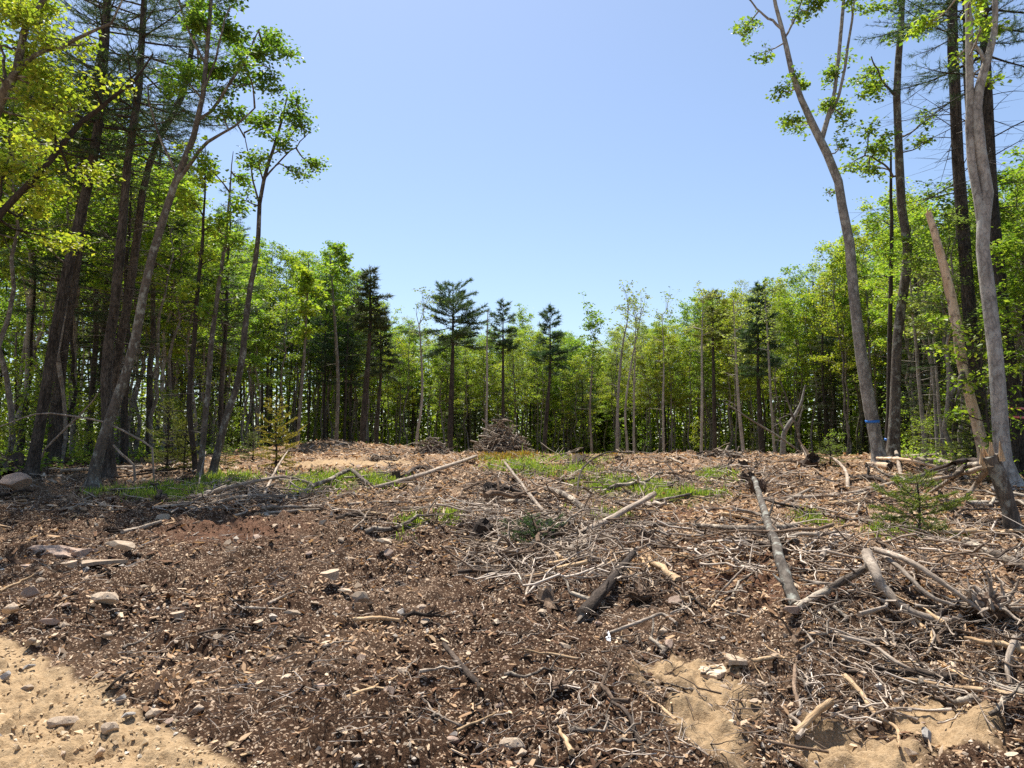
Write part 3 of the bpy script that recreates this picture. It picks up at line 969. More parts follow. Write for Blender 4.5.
special('maple_tree', 'slender young maple with an airy tufted crown against the sky on the left', 'maple tree',
        [(212, 477, 8), (222, 430, 7), (239, 373, 6.5), (244, 330, 6), (249, 290, 5.5), (257, 250, 5), (261, 199, 4), (269, 165, 3.5), (276, 143, 3), (284, 112, 2), (288, 95, 1)], ground_Y(212, 477), 'bark_grey',
        limbs=[[(260, 205, 2.2), (252, 172, 1.6), (246, 135, .8)], [(266, 178, 2), (290, 155, 1.5), (312, 138, .7)], [(272, 158, 1.6), (290, 132, 1.2), (302, 112, .6)]],
        clusters=[(285, 115, 16, 230), (268, 130, 14, 200), (303, 125, 12, 150), (250, 130, 11, 130), (310, 155, 13, 170), (290, 150, 13, 160), (300, 180, 10, 100), (250, 160, 12, 130), (272, 175, 10, 90), (262, 118, 10, 110), (295, 100, 9, 80), (243, 200, 7, 40)], lk='leaf_mid', seed=6, ls=.10, mult=1.75)
special('maple_tree', 'thin straight maple pole leftmost of the slim pair before the dark woods', 'maple tree',
        [(196, 470, 5.5), (190, 400, 5), (196, 320, 4.5), (203, 250, 3.4), (206, 200, 2), (208, 150, .6)], ground_Y(196, 473), 'bark_dark',
        clusters=[(205, 175, 14, 180), (200, 205, 15, 190), (212, 225, 14, 170), (196, 245, 14, 170), (216, 260, 13, 150), (190, 285, 14, 150), (205, 160, 9, 80)], seed=7, ls=.12, dead=[(.1, .55, 12, 1.0)])
special('maple_tree', 'thin curved maple pole just left of the slender airy maple', 'maple tree',
        [(200, 477, 6), (206, 400, 5.5), (212, 330, 5), (222, 260, 3.6), (228, 200, 2.2), (232, 150, .6)], ground_Y(200, 477), 'bark_grey',
        clusters=[(232, 160, 12, 150), (228, 185, 14, 170), (238, 205, 12, 130), (222, 225, 13, 150), (236, 245, 13, 150), (218, 270, 14, 150), (236, 290, 12, 120), (205, 310, 12, 110)], seed=8, ls=.12, dead=[(.1, .5, 10, .9)])
# trees that stand outside the left edge and reach in
special('maple_tree', 'young yellow leaved maple at the left edge with a forked limb reaching upward', 'maple tree',
        [(-42, 480, 15), (-45, 380, 14), (-42, 290, 13), (-30, 200, 12), (0, 113, 10), (14, 90, 9), (23, 73, 8), (30, 40, 7), (37, 20, 6), (60, -6, 5), (75, -60, 2)], 12.5, 'bark_grey',
        limbs=[[(16, 88, 6), (30, 66, 5.5), (48, 54, 4.5), (72, 46, 4), (100, 32, 3), (116, 18, 2.5), (128, -6, 1.5)], [(12, 96, 4), (6, 60, 3), (3, 42, 2)], [(28, 55, 3), (18, 58, 2.4), (8, 62, 1.5)]],
        clusters=[(12, 20, 22, 330), (48, 25, 18, 220), (20, 50, 16, 180), (60, 55, 14, 120), (70, 30, 14, 130), (0, 75, 20, 260), (45, 80, 18, 220), (62, 95, 16, 170), (20, 105, 20, 270), (50, 110, 18, 220), (0, 130, 20, 240), (30, 0, 24, 300), (85, 115, 12, 80), (5, -20, 30, 350), (75, -15, 14, 120)], lk='leaf_yellow', seed=9, ls=.09, mult=1.7)
special('maple_tree', 'bent maple at the left edge with one long bare limb slanting upward', 'maple tree',
        [(-66, 480, 14), (-68, 400, 12), (-55, 320, 10), (-25, 255, 8.5), (0, 216, 7), (25, 185, 6.5), (53, 153, 6), (78, 120, 5.5), (105, 100, 4.5), (133, 76, 3), (150, 50, 1.5)], 12.2, 'bark_dark',
        limbs=[[(0, 216, 2.5), (8, 170, 2), (12, 130, 1.4)], [(20, 192, 2), (45, 175, 1.4), (70, 165, 1)]],
        clusters=[(10, 165, 18, 220), (45, 190, 16, 180), (75, 160, 14, 130), (62, 135, 12, 110), (100, 90, 8, 40), (20, 215, 18, 200), (80, 185, 12, 100), (-5, 190, 18, 200), (118, 80, 7, 40)], lk='leaf_yellow', seed=10, ls=.09, mult=1.7)

# far conifers that break the skyline
def conifer_at(label, cat, name, px, top, by, Y, halfw, crown_y, kind, lean=0, seed=0, **kw):
    pw = kw.pop('pw', 8)
    pw *= .72
    tr = [(px + lean, by, pw), (px + lean * .5, (by + crown_y) / 2, pw * .85), (px, crown_y, pw * .55), (px, (crown_y + top) / 2, pw * .3), (px, top, .5)]
    t0 = (by - crown_y) / (by - top)
    w = dict(t=(t0, .99), L=halfw / F * Y * 1.25, step=.40, nt=8, nl=.32, nw=.045, rise=(-.10, .45), power=.7, tn=14, per=6, gap=.18)
    w.update(kw)
    special(name, label, cat, tr, Y, 'bark_pine', whorls=[w], dead=[(.12, t0 + .1, 26, 1.2)], lk=kind, seed=seed)
conifer_at('tall brown green spruce at the left end of the far tree line', 'spruce tree', 'spruce_tree', 370, 266, 440, 46, 19, 328, 'needle_dark', -8, 21, rise=(-.3, .3), step=.36, nt=8, pw=9)
conifer_at('shorter dark spruce right beside the tall brown green one', 'spruce tree', 'spruce_tree', 381, 312, 441, 47, 13, 372, 'needle_dark', -5, 22, rise=(-.3, .3), step=.38, nt=7, pw=6)
conifer_at('broad white pine rising above the far tree line left of the brush pile', 'pine tree', 'pine_tree', 453, 284, 446, 58, 36, 345, 'needle', -3, 23, power=.55, pw=8, nt=6)
conifer_at('narrow white pine rising behind the brush pile', 'pine tree', 'pine_tree', 503, 300, 446, 60, 14, 350, 'needle', 0, 24, pw=5)
conifer_at('open white pine with a crooked side limb right of the brush pile', 'pine tree', 'pine_tree', 550, 305, 449, 58, 19, 372, 'needle', -6, 25, pw=6, gap=.35)
conifer_at('dark hemlock with a ragged top among the right hand maples', 'hemlock tree', 'hemlock_tree', 758, 284, 452, 50, 22, 372, 'needle', 4, 26, pw=8, gap=.25)
conifer_at('rounded green pine top above the right far tree line', 'pine tree', 'pine_tree', 713, 290, 450, 58, 16, 345, 'needle_fir', 2, 27, pw=6)

FAR_BIRCH = [((617, 450), (618, 400), (622, 350), (628, 318), 4, 50, 'white birch left one of the close pair beyond the crest'), ((628, 449), (625, 410), (632, 360), (640, 320), 3.2, 52, 'white birch right one of the close pair, leaning outward'),
             ((634, 452), (634, 400), (635, 350), (636, 322), 3, 54, 'straight pale pole right of the close birch pair'), ((664, 452), (663, 410), (664, 360), (662, 315), 3, 56, 'thin pale pole before the yellowish young beeches'),
             ((701, 452), (702, 400), (702, 345), (703, 300), 3.6, 46, 'straight pale grey pole right of the orange brown stump'), ((744, 455), (739, 410), (736, 360), (733, 300), 4.5, 42, 'pale birch leaning left beside the ragged hemlock'),
             ((415, 447), (422, 400), (421, 350), (419, 325), 3.6, 50, 'crooked pale birch left of the broad white pine'), ((486, 440), (487, 390), (487, 340), (488, 310), 3, 56, 'straight white birch behind the brush pile'),
             ((775, 455), (771, 400), (768, 340), (765, 290), 3.4, 44, 'grey pole right of the ragged hemlock'), ((926, 460), (921, 400), (914, 330), (909, 270), 5.5, 27, 'pale leaning birch right of the wavy mossy maple'),
             ((938, 458), (936, 400), (930, 330), (924, 260), 4.5, 28, 'thin pale birch left of the debarked snag'), ((945, 459), (938, 390), (934, 330), (932, 250), 4, 29, 'palest slim pole behind the debarked snag'),
             ((297, 452), (300, 400), (305, 330), (308, 260), 5, 38, 'grey maple pole at the front of the woods above the left mound'), ((592, 448), (590, 410), (592, 370), (594, 338), 3, 60, 'small grey poplar pole filling the low gap right of the open pine'), ((336, 447), (338, 380), (334, 310), (330, 255), 5, 40, 'tall leafy maple left of the brown green spruce')]
for i, (a, b_, c_, d_, w_, Y_, lab) in enumerate(FAR_BIRCH):
    leafy = i >= 12
    top_ = [(c_[0] + g_, c_[1] + h_, 13 if leafy else 9, 190 if leafy else 46) for g_, h_ in ((0, 0), (8, -14), (-8, -22), (4, -34), (-3, -45), (9, -52), (0, -60))] if i not in (7,) else []
    special('maple_tree' if leafy or 'maple' in lab or 'grey' in lab else 'birch_tree', lab, 'maple tree' if leafy or 'grey' in lab else 'birch tree', [(*a, w_ * .78), (*b_, w_ * .68), (*c_, w_ * .5), (*d_, w_ * .2)], Y_, 'bark_birch' if not leafy else 'bark_pole',
            clusters=top_, lk='leaf' if leafy else 'leaf_pale', ls=.2 if leafy else .17, seed=200 + i, k=10, flare=1.2, dead=[(.3, .95, 10, .9, .2)])

for i, (px_, Y_, h_) in enumerate(((22, 29, 15.5), (90, 30, 15.5), (152, 29, 15), (222, 33, 12))):
    x_ = (px_ - 512) / F * Y_
    place_tree('pine', i % 2, x_, Y_, h_, i * 1.3, 'slim straight dark pine in the shade behind the left pines', 'slim dark pines behind the left pines')

# right group
def right_spray(wood, lf, path, g): pass
special('maple_tree', 'tall forked maple with blue tape, foremost against the sky on the right', 'maple tree',
        [(880, 459, 14), (876, 440, 12.5), (866, 390, 12), (855, 318, 11), (849, 251, 10), (840, 205, 9), (835, 176, 8.5), (819, 140, 8), (803, 108, 6.5), (791, 76, 5.5), (784, 45, 5), (779, 25, 4), (770, -10, 3.5), (764, -60, 2.5), (760, -130, 1)], 22.5, 'bark_beech',
        limbs=[[(820, 142, 6), (829, 110, 4.5), (835, 90, 4), (838, 44, 4), (842, 0, 3.5), (846, -60, 2.5), (850, -140, 1)], [(829, 118, 3.5), (834, 106, 3), (840, 80, 3), (845, 35, 2.5), (850, -20, 1.5)], [(779, 30, 3), (762, 14, 2.2), (748, -2, 1.5)], [(783, 42, 2.4), (796, 15, 1.8), (806, -15, 1)]],
        clusters=[(752, 12, 15, 130), (770, 40, 10, 60), (792, 20, 11, 60), (815, 10, 15, 150), (835, 18, 13, 110), (800, -10, 16, 150), (845, 50, 9, 50), (800, 82, 14, 130), (815, 95, 14, 130), (784, 90, 9, 60), (832, 72, 12, 100), (846, 90, 10, 80), (795, 118, 9, 60), (828, 108, 10, 70), (850, 108, 10, 80), (836, 146, 9, 40), (770, -25, 20, 180), (850, -20, 16, 150), (845, 178, 5, 18)],
        lk='leaf_mid', seed=31, ls=.12, mult=2.3, tapes=[(421, 2.6, 'tape_blue', 'tape_band')])
special('maple_tree', 'wavy mossy maple trunk second from the left among the right hand trees', 'maple tree',
        [(892, 452, 13), (894, 430, 11), (896, 369, 9.5), (900, 318, 9), (907, 265, 9.5), (905, 235, 9), (900, 200, 8.5), (897, 132, 7.5), (895, 88, 7), (899, 30, 6), (902, -40, 4), (905, -140, 1)], 23.5, 'bark_grey',
        limbs=[[(897, 180, 2.6), (880, 165, 2), (862, 158, 1.2)], [(896, 100, 3), (878, 80, 2), (868, 60, 1.2)], [(897, 140, 2), (912, 132, 1.5), (918, 126, 1)]],
        clusters=[(872, 82, 15, 150), (880, 65, 12, 100), (865, 95, 10, 70), (870, 148, 15, 150), (852, 162, 11, 80), (885, 160, 12, 100), (905, 130, 11, 80), (915, 150, 10, 60), (860, 135, 9, 60), (858, 180, 6, 25), (890, 40, 12, 60), (880, 10, 16, 120), (930, 8, 14, 100), (915, 125, 8, 50), (905, -30, 20, 150)],
        lk='leaf_mid', seed=32, ls=.125, mult=2.4)
special('maple_tree', 'thin straight dark pole with a blue band, between two right maples', 'maple tree',
        [(887, 448, 5), (889, 400, 4.8), (891, 300, 4.2), (893, 220, 3.5), (893, 150, 2)], 24.5, 'bark_dark', clusters=[(888, 215, 12, 90), (898, 195, 10, 70), (885, 250, 12, 80), (897, 270, 10, 60)], seed=33, tapes=[(440, 2.6, 'tape_blue', 'tape_band')], dead=[(.2, .8, 16, .8)])
special('pine_tree', 'dark right hand pine with many dead horizontal branches, behind the debarked snag', 'pine tree',
        [(982, 440, 16), (977, 390, 14), (970, 335, 13), (962, 240, 12), (957, 180, 11.5), (952, 103, 10.5), (950, 40, 10), (948, -60, 8), (945, -180, 5), (944, -260, 1.5)], 21, 'bark_pine', lk='needle',
        whorls=[dict(t=(.70, .99), L=2.4, step=.5, nt=6, nl=.17, nw=.012, rise=(-.15, .3), power=.5, tn=13, gap=.45)], dead=[(.38, .70, 28, 2.2, -.12)], seed=34)
special('pine_tree', 'slim dark pine close behind the right hand pine with dead branches', 'pine tree',
        [(1003, 448, 8), (990, 330, 7.5), (975, 180, 7), (967, 60, 6), (963, -40, 5), (960, -160, 1.5)], 26, 'bark_pine', lk='needle',
        whorls=[dict(t=(.76, .99), L=1.9, step=.5, nt=6, nl=.17, nw=.013, rise=(-.1, .3), power=.5, tn=13, gap=.45)], dead=[(.4, .72, 14, 1.7, -.1)], seed=35)
special('pine_tree', 'thickest dark pine at the right edge with two pink tape bands', 'pine tree',
        [(1018, 458, 20), (1015, 430, 18), (1010, 380, 16.5), (1004, 330, 15.5), (998, 268, 14), (992, 180, 12), (988, 90, 10), (984, -20, 8), (980, -140, 5), (978, -230, 1.5)], 19, 'bark_pine', lk='needle',
        whorls=[dict(t=(.66, .99), L=2.6, step=.5, nt=6, nl=.17, nw=.012, rise=(-.2, .3), power=.5, tn=13, gap=.4)], dead=[(.4, .66, 18, 2.3, -.2)], seed=36, tapes=[(408, 2.2, 'tape_pink', 'tape_band'), (418, 2.2, 'tape_pink', 'tape_band')])
special('maple_tree', 'pale twin stemmed maple, nearest tall trunk at the right edge', 'maple tree',
        [(1014, 490, 20), (1008, 470, 17), (1002, 440, 15), (997, 380, 14), (993, 335, 13.5), (987, 270, 13), (984, 234, 12.5), (989, 190, 12), (984, 160, 12), (979, 130, 11.5), (978, 100, 10), (984, 70, 8), (992, 45, 7), (996, 20, 6), (994, -10, 5), (990, -80, 3.5), (988, -170, 1)], ground_Y(1014, 490), 'bark_beech',
        limbs=[[(986, 235, 9), (979, 190, 8.5), (972, 140, 8), (972, 100, 7.5), (971, 50, 7), (968, 0, 6), (966, -80, 4), (964, -170, 1)], [(981, 60, 4), (977, 20, 4), (972, -20, 3)]],
        clusters=[(1000, -20, 20, 150), (960, -20, 18, 140), (962, 12, 12, 90), (1002, 22, 12, 80), (1016, 60, 9, 50), (950, 45, 9, 50), (975, 40, 6, 15), (1015, 12, 10, 50)], lk='leaf', seed=37, ls=.14, k=24, dead=[(.5, .8, 5, .6)])

# debarked leaning snag
def snag():
    g = np.random.default_rng(60)
    Y = 18.5
    L = [(985, 460, 12), (977, 425, 10.5), (964, 375, 9.5), (957, 325, 10), (948, 280, 8.5), (938, 240, 7.5), (930, 212, 6.5)]
    p = px_path(L, Y, 20, .01, g)
    zb = float(H(p.p[0, 0], p.p[0, 1])); p.p[0, 2] = zb
    w = MB()
    tube(w, np.vstack([p.p[0] - [0, 0, .2], p.p]), np.concatenate([[p.r[0] * 1.25], p.r]), 11, 0, wob=.05, g=g)
    for k in range(5):                                                # splintered top
        a = p.at(1.0) + g.normal(0, .03, 3); tube(w, [a - [0, 0, .1], a + [g.normal(0, .02), 0, g.uniform(.04, .14)]], [.035, .004], 5, 1)
    for t in (.35, .5, .62, .78):
        a = p.at(t); d = np.array([g.choice([-1, 1]) * .9, -.3, .4]); tube(w, [a, a + d * .14], [.025, .012], 5, 0)
    b0 = np.array([p.p[0, 0], p.p[0, 1], zb])
    e = empty('dead_snag', tuple(b0), 'orange tan debarked snag leaning left with a snapped top', 'dead tree')
    put('trunk', w.mesh('snag_wood', [M['snag'], M['wood_fresh']], True, b0), e)
    s = MB()
    q = [P(962, 372, Y - .15), P(960, 388, Y - .22), P(955, 402, Y - .25)]
    tube(s, smooth_path(q, 6), [.05, .075, .07, .05, .03, .008], 6, 0, wob=.15, g=g)
    put('hanging_bark', s.mesh('hanging_bark', M['bark_grey'], True, b0), e)
snag()

# bent pale broken birch and the thin fallen pole across it
def simple_tree(name, label, cat, paths, Y, mat, px0, extra=0, seed=0):
    g = np.random.default_rng(seed)
    w = MB(); b0 = None
    for i, L in enumerate(paths):
        p = px_path(L, Y, 12, .02, g)
        if b0 is None:
            b0 = np.array([p.p[0, 0], p.p[0, 1], float(H(p.p[0, 0], p.p[0, 1]))]); p.p[0] = b0 - [0, 0, .1]
        tube(w, p.p, p.r, 8, 0, wob=.06, g=g)
        if extra: dead_branches(w, p, .2, .95, extra, .7, g, .1)
    e = empty(name, tuple(b0), label, cat)
    put('trunk', w.mesh(name, M[mat], True, b0), e)
simple_tree('broken_birch', 'pale bent birch snapped over to the right, left of the taped maple', 'dead tree', [[(783, 462, 6.5), (783, 440, 5.5), (786, 428, 5), (795, 415, 4), (801, 402, 3.2), (805, 385, 1.6)], [(786, 430, 2.4), (781, 425, 2), (779, 418, 1.5)]], 31, 'bark_birch', 783, 3, 61)
simple_tree('fallen_pole', 'long thin pale pole leaning left off the ground by the bent birch', 'pole', [[(806, 456, 2), (780, 438, 1.9), (744, 416, 1.6), (722, 402, .8)]], 29, 'bark_pole', 806, 0, 62)
simple_tree('dead_tree', 'thin dead forked sapling slanting beside the bent birch', 'dead tree', [[(804, 455, 3), (797, 428, 2.5), (790, 405, 2), (782, 380, 1)], [(797, 428, 1.5), (804, 405, 1)]], 30, 'bark_grey', 804, 3, 63)
simple_tree('bent_sapling', 'thin dead sapling arched over between the left pines', 'dead tree', [[(156, 452, 2), (146, 443, 2), (110, 424, 1.9), (84, 418, 1.8), (45, 413, 1.6), (20, 419, 1.4), (-12, 432, 1)]], 18.5, 'bleached', 152, 0, 64)
simple_tree('leaning_pole', 'thin pale dead pole slanting up to the right among the left pines', 'pole', [[(36, 460, 2.2), (60, 434, 2), (82, 414, 1.8), (96, 398, 1.2), (104, 385, .6)]], 20.5, 'bleached', 36, 0, 65)
simple_tree('leaning_pole', 'short pale dead pole propped by the pine behind the leaning maple', 'pole', [[(136, 468, 2.6), (124, 455, 2.4), (114, 445, 2)]], 19, 'bleached', 133, 0, 66)

# single firs and shrubs
def fir_thing(label, px, py, h_px, w_px, var, Y=None, name='fir_sapling'):
    b = gp(px, py) if Y is None else gY(px, Y)
    me = FIR[var]
    Hh = h_px / F * b[1]; s = Hh / [2.2, 2.0, 2.1][var]; sw = (w_px / 2 / F * b[1]) / [.75, .9, .8][var]
    e = empty(name, (b[0], b[1], b[2] - .03), label, 'fir sapling', None, 1.0, (sw, sw, s))
    put('stem', me[0], e); put('foliage', me[1], e)
fir_thing('yellowish young fir standing at the edge of the left woods', 276, 470, 74, 48, 2)
fir_thing('dull green bushy fir left of the slim left maples', 166, 472, 72, 44, 0)
fir_thing('taller thin fir right beside the dull green bushy fir', 184, 474, 66, 34, 1)
fir_thing('low dark fir bush below the yellowish young fir', 252, 462, 30, 32, 0)
fir_thing('bright little fir in front of the slim left maples', 225, 468, 24, 26, 1)
fir_thing('low green fir bush beside the taped maple', 830, 466, 26, 40, 0)

# ------------------------------------------------------------------ rocks
def rock_mesh(name, seed, mat, flat=.55, cuts=13, sub=2, jag=.04):
    g = np.random.default_rng(seed)
    bm = bmesh.new()
    bmesh.ops.create_icosphere(bm, subdivisions=sub + 1, radius=1)
    V = np.array([v.co for v in bm.verts])
    for _ in range(cuts):
        n = unit(g.normal(0, 1, 3)); d = g.uniform(.34, .68)
        k = V @ n - d
        V = V - np.outer(np.maximum(k, 0), n)
    V += jag * fbm(V[:, 0] * 3 + seed, V[:, 1] * 3 + V[:, 2] * 2, 3)[:, None] * unit(V)
    V *= [1, g.uniform(.6, .95), flat]
    for v, c in zip(bm.verts, V): v.co = c
    me = bpy.data.meshes.new(name)
    bm.to_mesh(me); bm.free()
    me.materials.append(mat)
    return me
RK = {}
for i, (mk, fl) in enumerate([('rock_tan', .5), ('rock_tan', .35), ('rock_tan', .7), ('rock_pink', .45), ('rock_grey', .55), ('rock_grey', .4), ('rock_tan', .25), ('rock_pink', .3)]):
    RK[i] = rock_mesh('rock_form', 40 + i, M[mk], fl)

def lay(me, name, label, cat, px, py, wpx, rz=0.0, aspect=1.0, tilt=(0, 0), sink=.25, group=None, hz=1.0):
    b = gp(px, py)
    s = wpx / 2 / F * b[1] * 1.28
    z = float(H(b[0], b[1], True)) + s * .16 * hz
    o = put(name, me, None, (b[0], b[1], z + s * .3 * hz * (1 - sink * 2)), (tilt[0], tilt[1], rz), (s, s * aspect, s * hz))
    return tag(o, label, cat, group)
lay(RK[3], 'boulder', 'rounded boulder at the left wood edge', 'boulder', 10, 496, 31, .3, .8, sink=-.1, hz=1.25)
lay(RK[3], 'rock', 'upright pinkish rock slab at the left above the road', 'rock', 26, 606, 18, .8, .7, (.5, .3), sink=-.2, hz=1.6)
lay(RK[0], 'rock', 'tan wedge rock leaning against the pinkish slab', 'rock', 10, 620, 22, .2, .8, (.2, -.2), sink=-.1, hz=1.1)
lay(RK[2], 'rock', 'yellowish tan rock alone on the dark dirt right of the leaning slabs', 'rock', 106, 604, 26, .1, .7, hz=.9, sink=0)
lay(RK[4], 'rock', 'small bluish white stone under the flat plank of rock', 'rock', 86, 571, 10, .5, hz=1.2, sink=0)
lay(RK[1], 'rock', 'flat tan rock half buried behind the bluish white stone', 'rock', 70, 570, 20, .2, .6, sink=.1)
lay(RK[6], 'rock', 'thin flat tan rock on the dirt near the left plank', 'rock', 122, 554, 32, .1, .6, sink=0)
lay(RK[0], 'rock', 'small tan rock right at the dark edge of the sandy road', 'rock', 31, 648, 14, .9, .7, hz=1.4, sink=0)
lay(RK[0], 'rock', 'pale rounded stone on dark dirt above the road bend', 'rock', 107, 641, 14, .2, hz=1.1, sink=0)
lay(RK[7], 'rock', 'low flat brown rock between the leaning slabs and the road', 'rock', 52, 625, 24, .2, .6)
lay(RK[1], 'rock', 'pale flat rock in the middle of the dark left dirt', 'rock', 178, 622, 20, -.3, .7, sink=0)
lay(RK[2], 'rock', 'rock with a long shadow on the sandy berm at the very left', 'rock', 66, 725, 30, .3, .6, hz=.7, sink=.1)
lay(RK[2], 'rock', 'angular brown rock in the middle of the sandy berm', 'rock', 110, 740, 14, .7, hz=1.5, sink=0)
lay(RK[0], 'rock', 'brown rock at the bottom edge of the sandy berm', 'rock', 101, 755, 14, 1.2, hz=1.5, sink=0)
lay(RK[4], 'rock', 'bluish stone lying on the sandy road at the left edge', 'rock', 6, 687, 14, .4, hz=1.2, sink=0)
lay(RK[5], 'rock', 'bluish stone on the upper side of the sandy berm', 'rock', 27, 673, 12, 1, hz=1.3, sink=0)
lay(RK[4], 'rock', 'grey stone where the sandy berm meets dark dirt', 'rock', 122, 701, 15, .2, hz=1.2, sink=0)
lay(RK[5], 'rock', 'grey bluish stone on the berm below the dark stick', 'rock', 126, 722, 14, .7, hz=1.1, sink=0)
lay(RK[0], 'rock', 'tan pointed rock on dark dirt right of the road', 'rock', 198, 711, 18, .8, .7, hz=1.2, sink=0)
lay(RK[3], 'rock', 'tan rock at the right end of the sandy berm', 'rock', 168, 726, 10, .8, hz=1.2, sink=0)
lay(RK[1], 'rock', 'large pale flat rock in the middle of the dark dirt', 'rock', 331, 585, 25, .1, .7, hz=1.2, sink=0)
lay(RK[2], 'rock', 'pinkish upright rock next to the large pale flat one', 'rock', 361, 603, 14, .4, hz=1.8, sink=0)
lay(RK[6], 'rock', 'pale flat stone just above the pinkish upright rock', 'rock', 346, 596, 14, .4, sink=0)
lay(RK[3], 'rock', 'tan upright rock capped by a flat stone', 'rock', 387, 561, 11, .4, hz=2.0, sink=0)
lay(RK[6], 'rock', 'flat stone capping the tan upright rock', 'rock', 385, 553, 16, .4, hz=1.3, sink=-.5)
lay(RK[1], 'rock', 'small pale rock left of the pale flat plank', 'rock', 259, 626, 13, .4, hz=1.3, sink=0)
lay(RK[6], 'rock', 'pale slanted rock far left of the pale plank', 'rock', 293, 619, 18, .6, .6, sink=0)
lay(RK[2], 'rock', 'orange tan cracked rock at the bottom centre', 'rock', 513, 750, 22, .3, .9, hz=1.2, sink=0)
lay(RK[0], 'rock', 'tan rock beside the orange tan cracked rock', 'rock', 523, 762, 16, .7, hz=1.1, sink=0)
lay(RK[0], 'rock', 'round tan stone at the bottom edge left of centre', 'rock', 357, 762, 13, .2, hz=1.2, sink=0)
lay(RK[0], 'rock', 'orange rock under the curved root in the middle', 'rock', 663, 640, 14, .2, hz=1.2, sink=0)
lay(RK[3], 'rock', 'pale pinkish rock right of the short broken log', 'rock', 674, 609, 22, .4, .7, hz=1.0, sink=0)
lay(RK[7], 'rock', 'flat pale rock at the foot of the long dark leaning log', 'rock', 793, 622, 26, .1, .8, hz=1.2, sink=-.1)
lay(RK[0], 'rock', 'round tan stone at the right edge below the tangled roots', 'rock', 1000, 692, 13, .1, hz=1.1, sink=0)
lay(RK[4], 'rock', 'pale grey rock in the right sandy patch', 'rock', 927, 743, 20, .9, .8, hz=1.4, sink=0)
lay(RK[1], 'rock', 'flat rock at the right end of the middle sand', 'rock', 755, 708, 13, .1, hz=1.0, sink=0)
lay(RK[1], 'rock', 'tan rock on dirt left of the right tangled roots', 'rock', 892, 650, 16, .1, hz=1.1, sink=0)

def slab(name, label, cat, out_px, thick, mat, zoff=.03, tilt=.0):
    """flat broken piece with an outline lying on the ground"""
    Pn = np.array([gp(a, b) for a, b in out_px])
    c = Pn.mean(0)
    z = float(np.max(H(Pn[:, 0], Pn[:, 1]))) + zoff
    n = len(Pn)
    k = 5
    mb = MB()
    ring = []
    dens = []
    for i in range(n):
        for t in np.linspace(0, 1, k, endpoint=False):
            dens.append(Pn[i] * (1 - t) + Pn[(i + 1) % n] * t)
    D = np.array(dens); D[:, :2] += rng.normal(0, .008, (len(D), 2))
    m = len(D)
    zz = z + tilt * (D[:, 1] - c[1])
    top = np.column_stack([D[:, :2], zz + rng.normal(0, .004, m)])
    bot = top - [0, 0, thick]
    inn = np.column_stack([c[:2] + (D[:, :2] - c[:2]) * .93, zz + .006])
    V = np.concatenate([bot, top, inn]); a = np.arange(m); b = np.roll(a, -1)
    mb.add(V, [np.concatenate([np.stack([a, b, b + m, a + m], -1), np.stack([a + m, b + m, b + 2 * m, a + 2 * m], -1)]), (np.arange(m) + 2 * m)[None, :]])
    o = put(name, mb.mesh(name, M[mat], False, c), None, tuple(c))
    return tag(o, label, cat)
slab('stone_slab', 'left half of the broken flat stone slab on the sand', 'stone slab', [(700, 668), (722, 664), (728, 672), (716, 679), (700, 678)], .03, 'rock_tan', .0)
slab('stone_slab', 'right half of the broken flat stone slab on the sand', 'stone slab', [(724, 664), (742, 659), (747, 670), (730, 674)], .03, 'rock_tan', .01)
slab('stone_slab', 'long flat plank of rock on the left dirt', 'stone slab', [(80, 563), (124, 561), (126, 566), (96, 570), (82, 568)], .035, 'rock_tan', .02)
slab('paper_scrap', 'crumpled white scrap beneath the curved root', 'paper', [(605, 643), (609, 641), (613, 645), (608, 650)], .012, 'paper', .0, .25)

def ledge():
    """pale swells of bedrock breaking through the dirt"""
    for lab, px, py, w, hh, rz in (('biggest pale bedrock hump breaking through the left dirt', 50, 552, 76, .22, .25), ('low pale bedrock tongue in front of the biggest hump', 28, 566, 44, .22, .5), ('small pale bedrock rib right of the biggest hump', 90, 552, 40, .2, -.2)):
        b = gp(px, py); s = w / 2 / F * b[1]
        me = rock_mesh('ledge_form', int(px), M['rock_pink'], .5, 7, 3, .2)
        tag(put('bedrock', me, None, (b[0], b[1], b[2] - .02), (0, 0, rz), (s, s * .55, hh)), lab, 'bedrock')
ledge()

